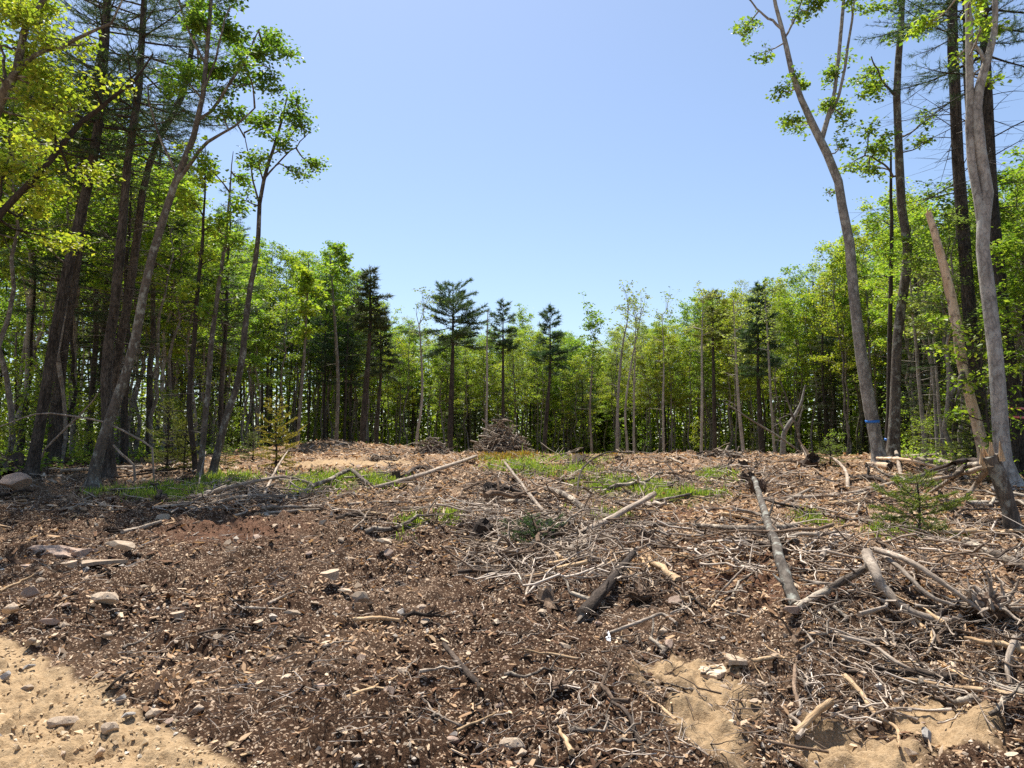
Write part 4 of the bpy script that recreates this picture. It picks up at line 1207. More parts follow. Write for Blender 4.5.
# scattered small rocks: every one its own object, sharing a few forms
gs = np.random.default_rng(404)
nrk = 0
for _ in range(2500):
    if nrk >= 290: break
    r = math.exp(gs.uniform(math.log(3.6), math.log(26))); a = R(gs.uniform(-37, 37))
    x, y = r * math.sin(a), r * math.cos(a)
    if float(forest_depth(x, y)) > -.5: continue
    rd = float(road_d(x, y))
    right = x > .9 and y > 9
    if right and gs.random() < .85: continue
    if rd < 0 and x > .5 and gs.random() < .35: continue
    s = (.018 + .0042 * r) * gs.gamma(2.2, .5) * (.65 if rd > 0 else 1)
    s = min(max(s * 1.2, .018), .035 + .0072 * r, .18)
    v = int(gs.choice([0, 1, 2, 3, 4, 5, 6, 7], p=[.24, .18, .17, .16, .015, .015, .13, .09]))
    where = 'sandy road edge' if rd > 0 else ('dirt on the left' if x < -1.6 else ('dirt in the middle' if x < 1.6 else 'dirt on the right'))
    dist = 'near' if y < 8 else ('farther' if y < 14 else 'distant')
    if rd > 0: v = int(gs.choice([0, 2, 6])); s *= .7
    shade = {4: 'greyish', 5: 'greyish', 3: 'pinkish', 7: 'pinkish'}.get(v, 'tan')
    shp = {6: 'flat', 7: 'flat', 1: 'flattish'}.get(v, 'chunky')
    o = put('small_rock', RK[v], None, (x, y, float(H(x, y, True)) + s * .12), (gs.normal(0, .25), gs.normal(0, .25), gs.uniform(0, 6.28)), (s, s * gs.uniform(.6, 1), s * gs.uniform(.8, 1.4)))
    tag(o, f'{shp} {shade} small rock among the {dist} {where}', 'rock', f'{shp} {shade} small rocks, {dist} {where}')
    nrk += 1

# ------------------------------------------------------------------ logs, poles, branches and roots placed after the photograph
def log(name, label, cat, L, w0, w1, mat, lift=0.0, n=9, k=None, cap=None, wob=.06, stubs=0, seed=0, ends=None, burl=.09, ground=True):
    g = np.random.default_rng(7000 + seed)
    A = np.array([gp(*p[:2]) for p in L])
    for i, p in enumerate(L):
        if len(p) > 2: A[i, 2] += p[2]
    k = k or max(7, 4 * len(L) + 3)
    P_ = smooth_path(A, k)
    d = P_[:, 1].mean()
    r = np.linspace(w0, w1, k) * .70 / 2 / F * d
    r = r * (1 + burl * g.normal(0, 1, k).cumsum() / k ** .5 * .6)
    r = np.clip(r, .004, None)
    gh = H(P_[:, 0], P_[:, 1])
    up = max(0.0, float(np.quantile(gh + r * .75 - P_[:, 2], .75)))
    P_[:, 2] += up + lift
    P_[:, :2] += g.normal(0, .10, (k, 2)) * r[:, None]
    P_[:, 2] += g.normal(0, .06, k) * r
    mb = MB()
    tube(mb, P_, r, n, 0, 1 if cap else None, wob, g)
    for i in range(stubs):
        j = int(g.integers(1, k - 1)); az = g.uniform(0, 6.28)
        dd = np.array([math.cos(az), math.sin(az), g.uniform(.1, .9)]); l = r[j] * g.uniform(2.5, 7)
        b = P_[j]
        tube(mb, [b, b + dd * l * .6, b + dd * l + g.normal(0, .15 * l, 3)], [r[j] * .38, r[j] * .28, r[j] * .12], 6, 0, wob=.1, g=g)
    if ends == 'split':
        for e0, dr in ((P_[0], P_[0] - P_[1]), (P_[-1], P_[-1] - P_[-2])):
            for i in range(4):
                q = e0 + g.normal(0, .35, 3) * r[0]; dd = unit(dr) * r[0] * g.uniform(.8, 2.6)
                tube(mb, [q - dd * .5, q + dd], [r[0] * .4, r[0] * .06], 5, 1 if cap else 0, wob=.2, g=g)
    c = P_.mean(0)
    mats = [M[mat]] + ([M[cap]] if cap else [])
    q = Vector(P_[-1] - P_[0]).to_track_quat('Z', 'Y')
    Rm = np.array(q.to_matrix())
    mb.v = [(v - c) @ Rm for v in mb.v]
    o = put(name, mb.mesh(name, mats, True), None, tuple(c), q.to_euler())
    return tag(o, label, cat)

LOGS = [
 # name, label, points, w0, w1, material, lift, cap, stubs, ends
 ('log', 'smooth grey log propped up at its right end in mid clearing', [(574, 538), (612, 527, .12), (655, 512, .3)], 9, 8, 'bleached', .02, 'wood_fresh', 0, None),
 ('log', 'long bark covered log lying level right of the propped grey log', [(640, 529), (700, 531), (759, 535), (796, 532)], 7, 8, 'log_bark', .02, None, 2, None),
 ('pole', 'thin grey pole below the long level log', [(707, 546), (735, 542), (762, 537)], 4.5, 4, 'bleached', .02, None, 0, None),
 ('log', 'thick pale log sloping down toward the propped grey log', [(546, 498, .12), (566, 505, .1), (592, 518), (617, 524)], 9, 9, 'log_bark', .03, None, 1, None),
 ('log', 'short thick broken log with torn bark in the dark dirt', [(582, 622, .05), (605, 600, .1), (634, 573, .22)], 20, 9, 'log_dark', .02, 'bleached', 3, 'split'),
 ('root', 'curved root arching over a dark hollow in the middle', [(606, 637), (625, 638, .06), (648, 634, .1), (662, 626, .08), (676, 626)], 5, 4, 'bleached', .03, None, 1, None),
 ('plank', 'pale flat plank lying in the middle of dark dirt', [(353, 623), (376, 622), (399, 624)], 6, 5, 'wood_fresh', .005, None, 0, None),
 ('stick', 'dark stick with a pale broken tip left of centre', [(444, 657, .08), (462, 674, .03), (481, 691)], 7, 8, 'log_dark', .01, 'wood_fresh', 0, 'split'),
 ('stick', 'dark slanting stick at the bottom right of centre', [(612, 705), (628, 725, .05), (644, 757)], 5, 5, 'log_dark', .02, None, 1, None),
 ('log', 'long dark log sloping toward the camera from an uprooted stump', [(754, 494, .3), (764, 525, .25), (779, 575, .2), (796, 614, .05)], 11, 12, 'bark_grey', .02, None, 2, None),
 ('log', 'grey bark log meeting the long dark log at its lower end', [(797, 616), (830, 602, .05), (868, 586, .1)], 13, 10, 'log_bark', .02, None, 1, None),
 ('log', 'pale split log running down right over the tangled roots', [(876, 578, .22), (912, 596, .25), (950, 617, .2), (986, 632, .1)], 10, 5, 'bleached', .05, None, 1, 'split'),
 ('log', 'pale forked pole alongside the pale split log', [(880, 576, .2), (900, 592, .2), (930, 612, .12), (955, 620, .1)], 7, 5, 'bleached', .02, None, 0, None),
 ('log', 'thick torn pale root below the pale split log', [(868, 582, .25), (876, 600, .22), (890, 614, .15), (915, 625, .08), (953, 625)], 16, 8, 'bleached', .02, None, 2, 'split'),
 ('stick', 'straight pale stick lying level below the torn pale root', [(842, 644), (875, 643), (911, 642)], 5, 4.5, 'bleached', .02, None, 0, None),
 ('root', 'long pale root curving across the dark bank at lower right', [(842, 650, .08), (872, 660, .08), (902, 675, .03), (930, 680), (958, 680)], 5, 6, 'bleached', .03, None, 2, None),
 ('stick', 'pale split branch dropping to the right sandy patch', [(846, 689, .06), (862, 705, .05), (876, 720), (897, 734), (899, 752)], 8, 4, 'wood_fresh', .02, None, 1, 'split'),
 ('stick', 'short broken stick showing pale inner wood at lower right', [(795, 743, .03), (815, 730, .07), (832, 719, .09)], 10, 10, 'wood_fresh', .02, None, 0, 'split'),
 ('stick', 'thin level stick below the short broken stick', [(765, 746), (795, 752), (829, 757)], 4, 4, 'root', .01, None, 0, None),
 ('stick', 'upright curved stub left of the pale split branch', [(796, 684, .12), (795, 703, .08), (802, 716, .02), (812, 726)], 6, 6, 'root', .02, None, 0, None),
 ('root', 'gnarled pale root hanging at the right edge', [(1016, 655, .1), (1008, 675, .06), (1011, 690), (1017, 701)], 9, 5, 'bleached', .02, None, 2, None),
 ('log', 'barked log with a blue painted end at the right edge', [(966, 549, .03), (993, 560), (1030, 574)], 12, 15, 'log_bark', .02, 'tape_blue', 0, None),
 ('pole', 'long pale pole lying across the leaf litter on the right', [(799, 501), (850, 496), (910, 485, .1), (957, 475, .2), (990, 464, .5)], 6, 4, 'bleached', .02, None, 1, None),
 ('pole', 'short slanting pole left of the long pale one', [(777, 510), (793, 500), (812, 490)], 5, 4, 'bleached', .02, None, 0, None),
 ('log', 'short reddish log with torn ends on the leaf litter', [(828, 506), (848, 505), (868, 503)], 7, 7, 'wood_fresh', .01, None, 0, 'split'),
 ('log', 'crooked grey log lying below the short reddish log', [(843, 517), (862, 524), (893, 530)], 6, 5, 'bleached', .01, None, 2, None),
 ('branch', 'dark crooked branch leaving the uprooted stump to the right', [(762, 508, .15), (778, 514, .15), (804, 515, .08)], 4, 3, 'log_dark', .02, None, 2, None),
 ('pole', 'pale pole crossing behind the long dark log, upper one', [(734, 517, .1), (758, 522, .1), (788, 531)], 6, 5, 'bleached', .02, None, 0, None),
 ('pole', 'pale pole crossing behind the long dark log, lower one', [(736, 540), (765, 537), (796, 534)], 4, 4, 'bleached', .02, None, 0, None),
 ('pole', 'dark wet pole just left of the long dark log', [(728, 534), (745, 531), (762, 526)], 6, 6, 'log_dark', .02, None, 0, None),
 ('log', 'mossy log end lying in front of the taped maple', [(867, 470), (878, 469), (890, 470)], 11, 9, 'snag', .02, 'log_dark', 0, None),
 ('log', 'cut log with a pale sawn end left of the snapped trunk', [(918, 466, .05), (935, 466, .05), (952, 468, .03)], 13, 10, 'bleached', .02, 'wood_fresh', 0, None),
 ('log', 'long straight log lying behind the cut log on the right', [(890, 458), (930, 457), (975, 456)], 4, 5, 'bleached', .02, None, 0, None),
 ('log', 'brown log behind the little fir at the right edge', [(968, 507), (995, 507), (1030, 506)], 9, 9, 'log_bark', .02, None, 0, None),
 ('log', 'thin log lying behind the snapped trunk at the right edge', [(1000, 470), (1015, 470), (1035, 471)], 5, 5, 'bleached', .02, None, 0, None),
 ('branch', 'pale short branch standing up by the taped maple', [(901, 476), (897, 463, .25), (893, 452, .5)], 5, 4, 'bleached', .02, None, 0, 'split'),
 ('branch', 'brown arched branch over the litter, left of the cut log', [(878, 466, .2), (905, 470, .25), (940, 474, .15)], 5, 4, 'snag', .02, None, 1, None),
 ('branch', 'pale slanted branch right of the cut log', [(940, 464, .15), (955, 471, .1), (968, 480)], 6, 4, 'bleached', .02, None, 0, None),
 ('branch', 'small forked branch standing up in the litter right of the far stump', [(848, 490), (846, 480, .2), (836, 474, .35), (830, 473, .4)], 5, 3, 'bleached', .02, None, 2, None),
 ('log', 'pale short log lying on reddish ground right of centre', [(722, 517), (740, 519), (756, 523)], 5, 5, 'wood_fresh', .02, None, 0, None),
 ('branch', 'long thin branch slanting down through the middle brush', [(505, 476, .3), (525, 500, .2), (546, 523, .1), (574, 546)], 5, 3.5, 'bleached', .04, None, 3, None),
 ('branch', 'arched dark branch looping over the green patch in the middle', [(576, 500), (583, 483, .35), (607, 471, .5), (632, 468, .4)], 2.5, 2, 'log_dark', .0, None, 2, None),
 ('branch', 'low dark branch under the far green patches', [(655, 503), (690, 496), (716, 489), (740, 488)], 4, 3, 'log_bark', .02, None, 2, None),
 ('branch', 'crooked dark stub sticking up among the far green patches', [(688, 489), (676, 481, .15), (667, 475, .3)], 3.5, 2, 'log_dark', .0, None, 1, None),
 ('log', 'wavy dark log in front of the left grass strip', [(309, 490, .05), (330, 487, .15), (349, 480, .22), (362, 485, .12), (374, 490)], 6, 6, 'log_bark', .02, None, 1, None),
 ('log', 'long grey log rising right from the left grass strip', [(368, 491), (412, 482, .08), (440, 474, .12), (458, 468, .12), (476, 463, .2)], 6, 5, 'bleached', .02, None, 3, None),
 ('pole', 'long pale pole lying on dirt below the left grass strip', [(256, 516), (296, 513), (336, 511)], 4, 3.5, 'bleached', .01, None, 1, None),
 ('pole', 'pale pole lying below the wavy dark log', [(348, 507), (375, 505), (400, 505)], 4, 3.5, 'bleached', .01, None, 1, None),
 ('branch', 'pale branch right of the middle pale pole', [(436, 506), (455, 500), (478, 496)], 4, 3, 'bleached', .01, None, 1, None),
 ('log', 'short dark log behind the left grass strip', [(404, 478), (418, 473, .1), (434, 473)], 7, 6, 'log_dark', .02, None, 1, None),
 ('log', 'dark log poking from the stump heap in the middle', [(486, 497, .2), (505, 500, .2), (526, 502, .1)], 8, 6, 'log_dark', .05, None, 2, None),
 ('branch', 'pale log end by the stump heap in the middle', [(500, 505), (520, 507, .05), (548, 508)], 7, 6, 'log_bark', .04, None, 1, None),
 ('log', 'pale fallen log at the foot of the left pines', [(60, 474), (100, 472), (142, 470)], 5, 6, 'bleached', .02, None, 1, None),
 ('log', 'dark fallen log at the left edge of the woods', [(-8, 474), (8, 470), (24, 466)], 7, 6, 'log_dark', .05, None, 1, None),
 ('log', 'grey stick log lying on the left dirt below the trees', [(122, 535), (142, 530), (162, 524)], 6, 5, 'bleached', .01, None, 1, None),
 ('log', 'pale log lying at the front of the left wood edge', [(152, 509), (170, 507), (184, 504)], 5, 4, 'bleached', .01, None, 0, None),
 ('pole', 'long pale pole topmost in the white stick heap on the left', [(198, 498), (240, 493, .15), (285, 488, .2), (318, 487)], 6, 4, 'bleached', .03, None, 1, None),
 ('pole', 'pale crooked pole under the white stick heap on the left', [(205, 506), (245, 500, .05), (290, 496)], 5, 4, 'bleached', .02, None, 2, None),
 ('branch', 'pale upright branch beside the white stick heap', [(196, 503), (200, 488, .3), (205, 476, .6)], 2.5, 1.5, 'bleached', .0, None, 2, None),
 ('branch', 'pale branch tilted up out of the white stick heap', [(262, 500), (276, 484, .35), (288, 472, .6)], 4, 2, 'bleached', .0, None, 2, None),
 ('stick', 'thin dark stick on the dark dirt near the road', [(103, 695), (122, 683, .04), (142, 669)], 4, 3, 'log_dark', .01, None, 0, None),
 ('stick', 'dark thin level stick on the left dark dirt', [(198, 637), (222, 636, .04), (250, 637)], 4, 3, 'log_dark', .01, None, 1, None),
 ('stick', 'pale straight stick left of the pale rocks', [(240, 612), (262, 612), (285, 613)], 4, 3, 'bleached', .01, None, 0, None),
 ('stick', 'small pale stick slanting left of the large pale flat rock', [(268, 606), (280, 600), (294, 594)], 5, 3, 'bleached', .01, None, 0, None),
 ('stick', 'thin pale stick pointing up right near the leaf litter', [(716, 600), (730, 592, .08), (745, 582, .14)], 4, 3, 'bleached', .02, None, 0, None),
 ('stick', 'tiny forked stick standing left of the broken stump lump', [(524, 600), (529, 592, .08), (534, 582, .15)], 4, 3, 'bleached', .0, None, 1, None),
]
for i, (nm, lab, L, w0, w1, mt, lift, capm, st, en) in enumerate(LOGS):
    log(nm, lab, nm, L, w0, w1, mt, lift, cap=capm, stubs=st, ends=en, seed=i)

# scattered dead sticks, each one an object
def stick_mesh(seed, mat, twigs=2, crook=.05, thick=.022):
    g = np.random.default_rng(seed)
    k = 9
    p = np.column_stack([np.linspace(-.5, .5, k), np.cumsum(g.normal(0, crook, k)), np.abs(np.cumsum(g.normal(0, crook * .35, k)))])
    p[:, 1] -= p[:, 1].mean()
    mb = MB()
    tube(mb, p, np.linspace(thick, thick * .35, k) * (1 + g.normal(0, .12, k)), 6, 0, wob=.08, g=g)
    for i in range(twigs):
        j = int(g.integers(2, k - 1)); a = g.choice([-1, 1]) * g.uniform(.4, 1.0)
        d = np.array([math.cos(a), math.sin(a), g.uniform(-.05, .45)]); l = g.uniform(.12, .36)
        q = [p[j], p[j] + d * l * .5 + g.normal(0, .015, 3), p[j] + d * l + g.normal(0, .03, 3)]
        tube(mb, q, [thick * .55, thick * .4, thick * .15], 5, 0, close=False)
    mb.v = [np.column_stack([-v[:, 2], v[:, 1], v[:, 0]]) for v in mb.v]
    return mb.mesh('stick_form', M[mat])
SK = []
for i in range(14):
    mt = ['bleached', 'log_bark', 'root', 'bleached', 'log_dark', 'bleached', 'wood_fresh'][i % 7]
    SK.append((mt, stick_mesh(500 + i, mt, [0, 1, 2, 3, 1, 4, 0, 2, 1, 3, 2, 5, 2, 0][i], [.03, .05, .07, .04, .05, .08, .02][i % 7], [.022, .03, .018, .014, .03, .012, .026][i % 7])))
ZONES = [  # px range, py range, count, length in metres
 ((470, 660), (480, 580), 95, (.35, 1.5)), ((740, 1020), (470, 560), 80, (.35, 1.6)), ((800, 1020), (585, 720), 62, (.2, .8)), ((200, 330), (484, 512), 34, (.5, 1.6)),
 ((330, 520), (465, 530), 40, (.4, 1.4)), ((640, 780), (455, 500), 36, (.5, 1.7)), ((0, 480), (515, 740), 42, (.12, .5)), ((500, 800), (580, 760), 55, (.12, .55)), ((0, 200), (455, 500), 24, (.5, 1.8)), ((640, 900), (540, 620), 30, (.2, .7)), ((290, 450), (437, 456), 26, (.5, 1.8)), ((560, 780), (452, 470), 30, (.4, 1.6)),
]
WN = ['brushy middle', 'leaf littered right', 'dark bank at lower right', 'white stick heap', 'rough ground left of the stump heap', 'far right crest', 'dark left dirt', 'dark dirt at the bottom', 'left wood edge', 'middle right dirt', 'far left mound', 'far crest']
LOOK = {'bleached': 'bleached grey', 'log_bark': 'barky grey', 'root': 'brown', 'log_dark': 'dark', 'wood_fresh': 'fresh pale'}
nst = 0
for zi, ((x0, x1), (y0, y1), n, (l0, l1)) in enumerate(ZONES):
    for _ in range(n):
        px = gs.uniform(x0, x1); py = gs.uniform(y0, y1)
        b = gp(px, py)
        if b[1] > 50 or float(road_d(b[0], b[1])) > .1: continue
        k = int(gs.integers(len(SK)))
        if zi == 3 and gs.random() < .7: k = int(gs.choice([0, 3, 5, 7, 10, 12]))
        L = gs.uniform(l0, l1) * gs.uniform(.6, 1.1)
        rz = gs.uniform(0, math.pi) if zi not in (3,) else gs.normal(.2, .7)
        dx, dy = math.cos(rz) * L * .4, math.sin(rz) * L * .4
        ha, hb = float(H(b[0] - dx, b[1] - dy)), float(H(b[0] + dx, b[1] + dy))
        pit = -math.atan2(hb - ha, .8 * L) + gs.normal(0, .07)
        th = gs.uniform(.6, 1.35) * (.75 + .35 / max(L, .3)) * (1.5 if zi in (2, 0) and gs.random() < .45 else 1)
        z = max((ha + hb) / 2, b[2]) + .02 * L
        o = put('branch' if L > .8 else 'stick', SK[k][1], None, (b[0], b[1], z + .015), (Matrix.Rotation(rz, 3, 'Z') @ Matrix.Rotation(pit, 3, 'Y') @ Matrix.Rotation(gs.uniform(-.5, .5), 3, 'X') @ Matrix.Rotation(R(90), 3, 'Y')).to_euler(), (L * th, L * th, L))
        fk = 'forked' if len(SK[k][1].vertices) > 90 else 'straight'
        lab = f'{LOOK[SK[k][0]]} {fk} {"branch" if L > .8 else "stick"} lying loose on the {WN[zi]}'
        tag(o, lab, 'branch' if L > .8 else 'stick', f'loose {LOOK[SK[k][0]]} {fk} ' + ('branches' if L > .8 else 'sticks') + f', {WN[zi]}')
        nst += 1

# ------------------------------------------------------------------ stumps and torn up roots
def stump(label, px, py, wpx, hpx, seed, mat='log_dark', top='wood_fresh', tilt=(0, 0), roots=6, rl=1.0, name='stump', splinter=6):
    g = np.random.default_rng(seed)
    b = gp(px, py); s = b[1] / F
    r, h = wpx * s / 2 * .62, hpx * s
    mb = MB()
    n = 14; rows = []
    a = np.linspace(0, 2 * math.pi, n, endpoint=False)
    lob = 1 + .22 * np.sin(a * 3 + g.uniform(0, 6)) + g.normal(0, .06, n)
    for z, f in ((-.3, 1.7), (0, 1.45), (.25, 1.12), (.6, 1.0), (.9, .95)):
        rr = r * (1 + (f - 1) * lob)
        rows.append(np.column_stack([np.cos(a) * rr, np.sin(a) * rr, np.full(n, z * h)]))
    jag = h * (.9 + .35 * g.random(n))
    rows[-1][:, 2] = jag
    rows.append(np.column_stack([np.cos(a) * r * .55, np.sin(a) * r * .55, h * (.7 + .4 * g.random(n))]))
    V = np.concatenate(rows); m = len(rows)
    idx = np.arange(m * n).reshape(m, n)
    Q = np.stack([idx[:-1], np.roll(idx[:-1], -1, 1), np.roll(idx[1:], -1, 1), idx[1:]], -1)
    mb.add(V, Q[:-1].reshape(-1, 4), 0)
    mb.add(V, [Q[-1].reshape(-1, 4), idx[-1][None, :]], 1)
    for _ in range(splinter):
        q = np.array([g.normal(0, .45 * r), g.normal(0, .45 * r), h * .8]); l = h * g.uniform(.15, .55)
        tube(mb, [q, q + [g.normal(0, .15 * r), g.normal(0, .15 * r), l]], [r * .16, r * .03], 5, 1, wob=.2, g=g)
    e = empty(name, tuple(b - [0, 0, .02]), label, 'stump', None, g.uniform(0, 6))
    e.rotation_euler = (tilt[0], tilt[1], e.rotation_euler[2])
    put('stump_body', mb.mesh('stump_body', [M[mat], M[top]], False), e)
    for i in range(roots):
        az = i * 2 * math.pi / roots + g.normal(0, .3); L = r * g.uniform(1.6, 3.4) * rl
        d = np.array([math.cos(az), math.sin(az), 0]); sd_ = np.array([-d[1], d[0], 0])
        pp = smooth_path([d * r * .7 + [0, 0, h * .22], d * (r + L * .4) + [0, 0, h * g.uniform(.05, .3)] + sd_ * g.normal(0, .15) * L, d * (r + L) + [0, 0, g.uniform(-.25, .25) * h] + sd_ * g.normal(0, .3) * L], 7)
        rb = MB(); tube(rb, pp, np.linspace(r * .3, r * .05, 7), 6, 0, wob=.1, g=g)
        put('root', rb.mesh('root', M['root' if i % 3 else 'bleached']), e)
    return e
stump('dark torn stump at the heart of the middle brush heap', 496, 500, 34, 15, 1, 'log_dark', 'log_dark', (.2, .3), 8, 1.2)
stump('dark hollow stump lump below the middle brush heap', 480, 538, 30, 16, 2, 'log_dark', 'log_dark', (.4, -.2), 7, 1.0)
stump('small stump with pale torn roots right of the white rocks', 548, 607, 26, 18, 3, 'root', 'bleached', (.3, .5), 7, 1.0)
stump('reddish rotten stump on the far crest', 579, 464, 24, 9, 4, 'snag', 'root', (0, 0), 6, .9)
stump('small dark stump on the far crest right of the reddish one', 618, 462, 10, 6, 5, 'log_dark', 'log_dark', (0, 0), 4, .8)
stump('mossy stump nearest the uprooted root mass', 748, 485, 22, 13, 6, 'log_dark', 'snag', (0, 0), 5, .8)
stump('low brown stump behind the mossy one', 743, 468, 16, 8, 7, 'log_dark', 'snag', (0, 0), 5, .8)
stump('stump with spread pale roots below the long thick pale log', 646, 545, 30, 13, 8, 'root', 'log_dark', (.1, .1), 9, 1.1)
stump('flat dark stump with green sprouts on the right litter', 812, 520, 26, 8, 9, 'log_dark', 'log_dark', (0, 0), 5, .7)
stump('small stump behind the left grass strip', 396, 480, 14, 9, 10, 'log_dark', 'log_dark', (0, 0), 5, .9)
stump('tipped stump with raised roots at the right tree line', 808, 467, 22, 14, 11, 'log_dark', 'log_dark', (.7, .6), 9, 1.3)
stump('dark uprooted stump at the far left edge of the woods', 12, 474, 26, 20, 12, 'log_dark', 'log_dark', (.6, .4), 9, 1.1)
stump('dark stump at the far right crest below the thin maples', 700, 458, 12, 6, 13, 'log_dark', 'log_dark', (0, 0), 5, 1.2)
stump('orange brown stump at the foot of the far right maples', 690, 453, 12, 7, 14, 'snag', 'snag', (0, 0), 5, .8)

def root_mass(label, px, py, wpx, hpx, seed, n=42, mat='root', name='root_mass'):
    """uprooted plate: lump of soil with roots in every direction"""
    g = np.random.default_rng(seed)
    b = gp(px, py); s = b[1] / F
    rx, rz = wpx * s / 2, hpx * s / 2
    e = empty(name, tuple(b), label, 'root mass')
    bm = bmesh.new(); bmesh.ops.create_icosphere(bm, subdivisions=4, radius=1)
    for v in bm.verts:
        c = np.array(v.co); k = .62 + .45 * abs(float(fbm(c[0] * 2.5 + seed, c[1] * 2.5 + c[2] * 2, 3)))
        v.co = (c[0] * rx * k * .8, c[1] * rx * k * .6, c[2] * rz * k * .9 + rz * .55)
    me = bpy.data.meshes.new('soil_lump'); bm.to_mesh(me); bm.free(); me.materials.append(M['clod_soil'])
    put('soil_lump', me, e)
    mb = MB()
    for i in range(n):
        d = unit(g.normal(0, 1, 3) * [1, .8, .8]); d[2] = abs(d[2]) * .8
        q = np.array([d[0] * rx * .5, d[1] * rx * .4, d[2] * rz * .6 + rz * .5])
        L = g.uniform(.25, .8) * rx
        q1 = q + d * L * .5 + g.normal(0, .15 * L, 3); q2 = q1 + unit(d + g.normal(0, .6, 3)) * L * .6
        tube(mb, smooth_path([q, q1, q2], 6), np.linspace(rx * g.uniform(.03, .10), rx * .012, 6), 5, 0, wob=.1, g=g)
    put('roots', mb.mesh('roots', M[mat]), e)
M['clod_soil'] = flat_mat('soil_lump', (.10, .06, .036), .95)
root_mass('uprooted dark root mass at the top of the long dark log', 758, 494, 28, 26, 31, 26)
root_mass('dark root mat hanging over the bank at the right edge', 990, 618, 70, 40, 32, 70, 'bleached')
root_mass('rough soil and root lump in the middle dark dirt', 640, 600, 40, 18, 33, 30)
root_mass('shadowy root lump at the bottom centre', 560, 690, 40, 14, 34, 22)
root_mass('root lump below the middle brush heap on the right', 520, 560, 46, 18, 35, 34)

def snapped():
    """trunk snapped at chest height, its top limbs fallen to the left"""
    g = np.random.default_rng(71)
    b = gp(1014, 534); Y = b[1]
    p = px_path([(1014, 534, 17), (1010, 512, 15), (1004, 490, 14.5), (997, 472, 15), (990, 456, 15)], Y, 12, 0, g)
    p.p[0] = b - [0, 0, .05]
    mb = MB()
    tube(mb, np.vstack([p.p[0] - [0, 0, .1], p.p]), np.concatenate([[p.r[0] * 1.3], p.r]), 12, 0, wob=.06, g=g)
    for k in range(9):
        a = p.at(1) + g.normal(0, .05, 3); tube(mb, [a - [0, 0, .15], a + [g.normal(-.03, .04), g.normal(0, .03), g.uniform(.05, .2)]], [.05, .006], 5, 1, wob=.2, g=g)
    e = empty('snapped_tree', tuple(b), 'snapped leaning trunk at the right edge with splintered top and fallen limbs', 'broken tree')
    put('trunk', mb.mesh('snapped_trunk', [M['bark_grey'], M['wood_fresh']], True, b), e)
    top = P(992, 464, Y)
    for L, w, mt in (([(992, 464), (966, 466), (950, 480), (930, 494)], (8, 4), 'log_bark'), ([(990, 470), (976, 484), (962, 500), (948, 503)], (7, 3), 'bleached'),
                     ([(988, 466), (962, 474), (935, 479), (905, 486)], (6, 3), 'bleached'), ([(991, 462), (968, 460), (945, 466), (925, 474)], (6, 4), 'log_dark')):
        q = [top]
        for (x, y) in L[1:-1]: q.append(P(x, y, Y + 1.2))
        ee = gp(*L[-1]); q.append(ee + [0, 0, .03])
        lb = MB(); tube(lb, smooth_path(q, 12), np.linspace(w[0], w[1], 12) / F * Y / 2, 7, 0, wob=.08, g=g)
        put('limb', lb.mesh('limb', M[mt], True, b), e)
snapped()

# ------------------------------------------------------------------ brush piles
def brush(name, label, px, py, wpx, hpx, n, seed, mats=('bleached', 'log_bark', 'root', 'bleached')):
    g = np.random.default_rng(seed)
    b = gp(px, py) if py > 456 else gY(px, 33.0)
    s = b[1] / F
    rx, h = wpx * s / 2, hpx * s
    e = empty(name, tuple(b), label, 'brush pile')
    e['kind'] = 'thing'
    names = ('grey_branches', 'bark_branches', 'roots', 'pale_branches')
    layers = [MB() for _ in mats]
    for i in range(n):
        u = math.sqrt(g.random()); a = g.uniform(0, 6.28)
        x, y = u * math.cos(a) * rx * .85, u * math.sin(a) * rx * .7
        zt = h * (1 - u ** 1.15) * g.uniform(.62, 1.0)
        out = np.array([math.cos(a), math.sin(a), 0])
        d = unit(g.normal(0, 1, 3) * [1, 1, .3] + out * .5 + np.array([0, 0, -.35 * u]))
        L = rx * g.choice([g.uniform(.25, .7), g.uniform(.7, 1.15)], p=[.92, .08])
        c = np.array([x, y, max(zt, .04)])
        q = [c - d * L / 2 + g.normal(0, .04, 3), c + g.normal(0, .05, 3) + [0, 0, .04], c + d * L / 2 + g.normal(0, .05, 3)]
        for v in q: v[2] = max(v[2], .0)
        k = int(g.integers(len(mats)))
        tube(layers[k], smooth_path(q, 5), np.linspace(g.uniform(.012, .045), .008, 5), 5, 0, wob=.1, g=g)
    bm = bmesh.new(); bmesh.ops.create_icosphere(bm, subdivisions=3, radius=1)
    for v in bm.verts:
        c = np.array(v.co); k = .8 + .4 * float(fbm(c[0] * 3 + seed, c[1] * 3 + c[2], 3))
        v.co = (c[0] * rx * .68 * k, c[1] * rx * .56 * k, max(c[2], -.1) * h * .68 * k)
    me = bpy.data.meshes.new('packed_core'); bm.to_mesh(me); bm.free(); me.materials.append(M['clod_soil'])
    put('packed_core', me, e)
    for l, m, nm in zip(layers, mats, names):
        o = put(nm, l.mesh('branches', M[m], True), e)
        o['kind'] = 'stuff'
brush('brush_pile', 'big heap of grey brush and roots on the crest before the far trees', 501, 453, 66, 40, 620, 81)
brush('brush_pile', 'small heap of dark brush left of the big one on the crest', 432, 453, 44, 22, 150, 82)
brush('brush_pile', 'low brush heap on the mound at the left far edge', 384, 462, 36, 8, 60, 83)
brush('brush_pile', 'low tangle of grey sticks right of the far crest', 722, 459, 60, 9, 90, 84)

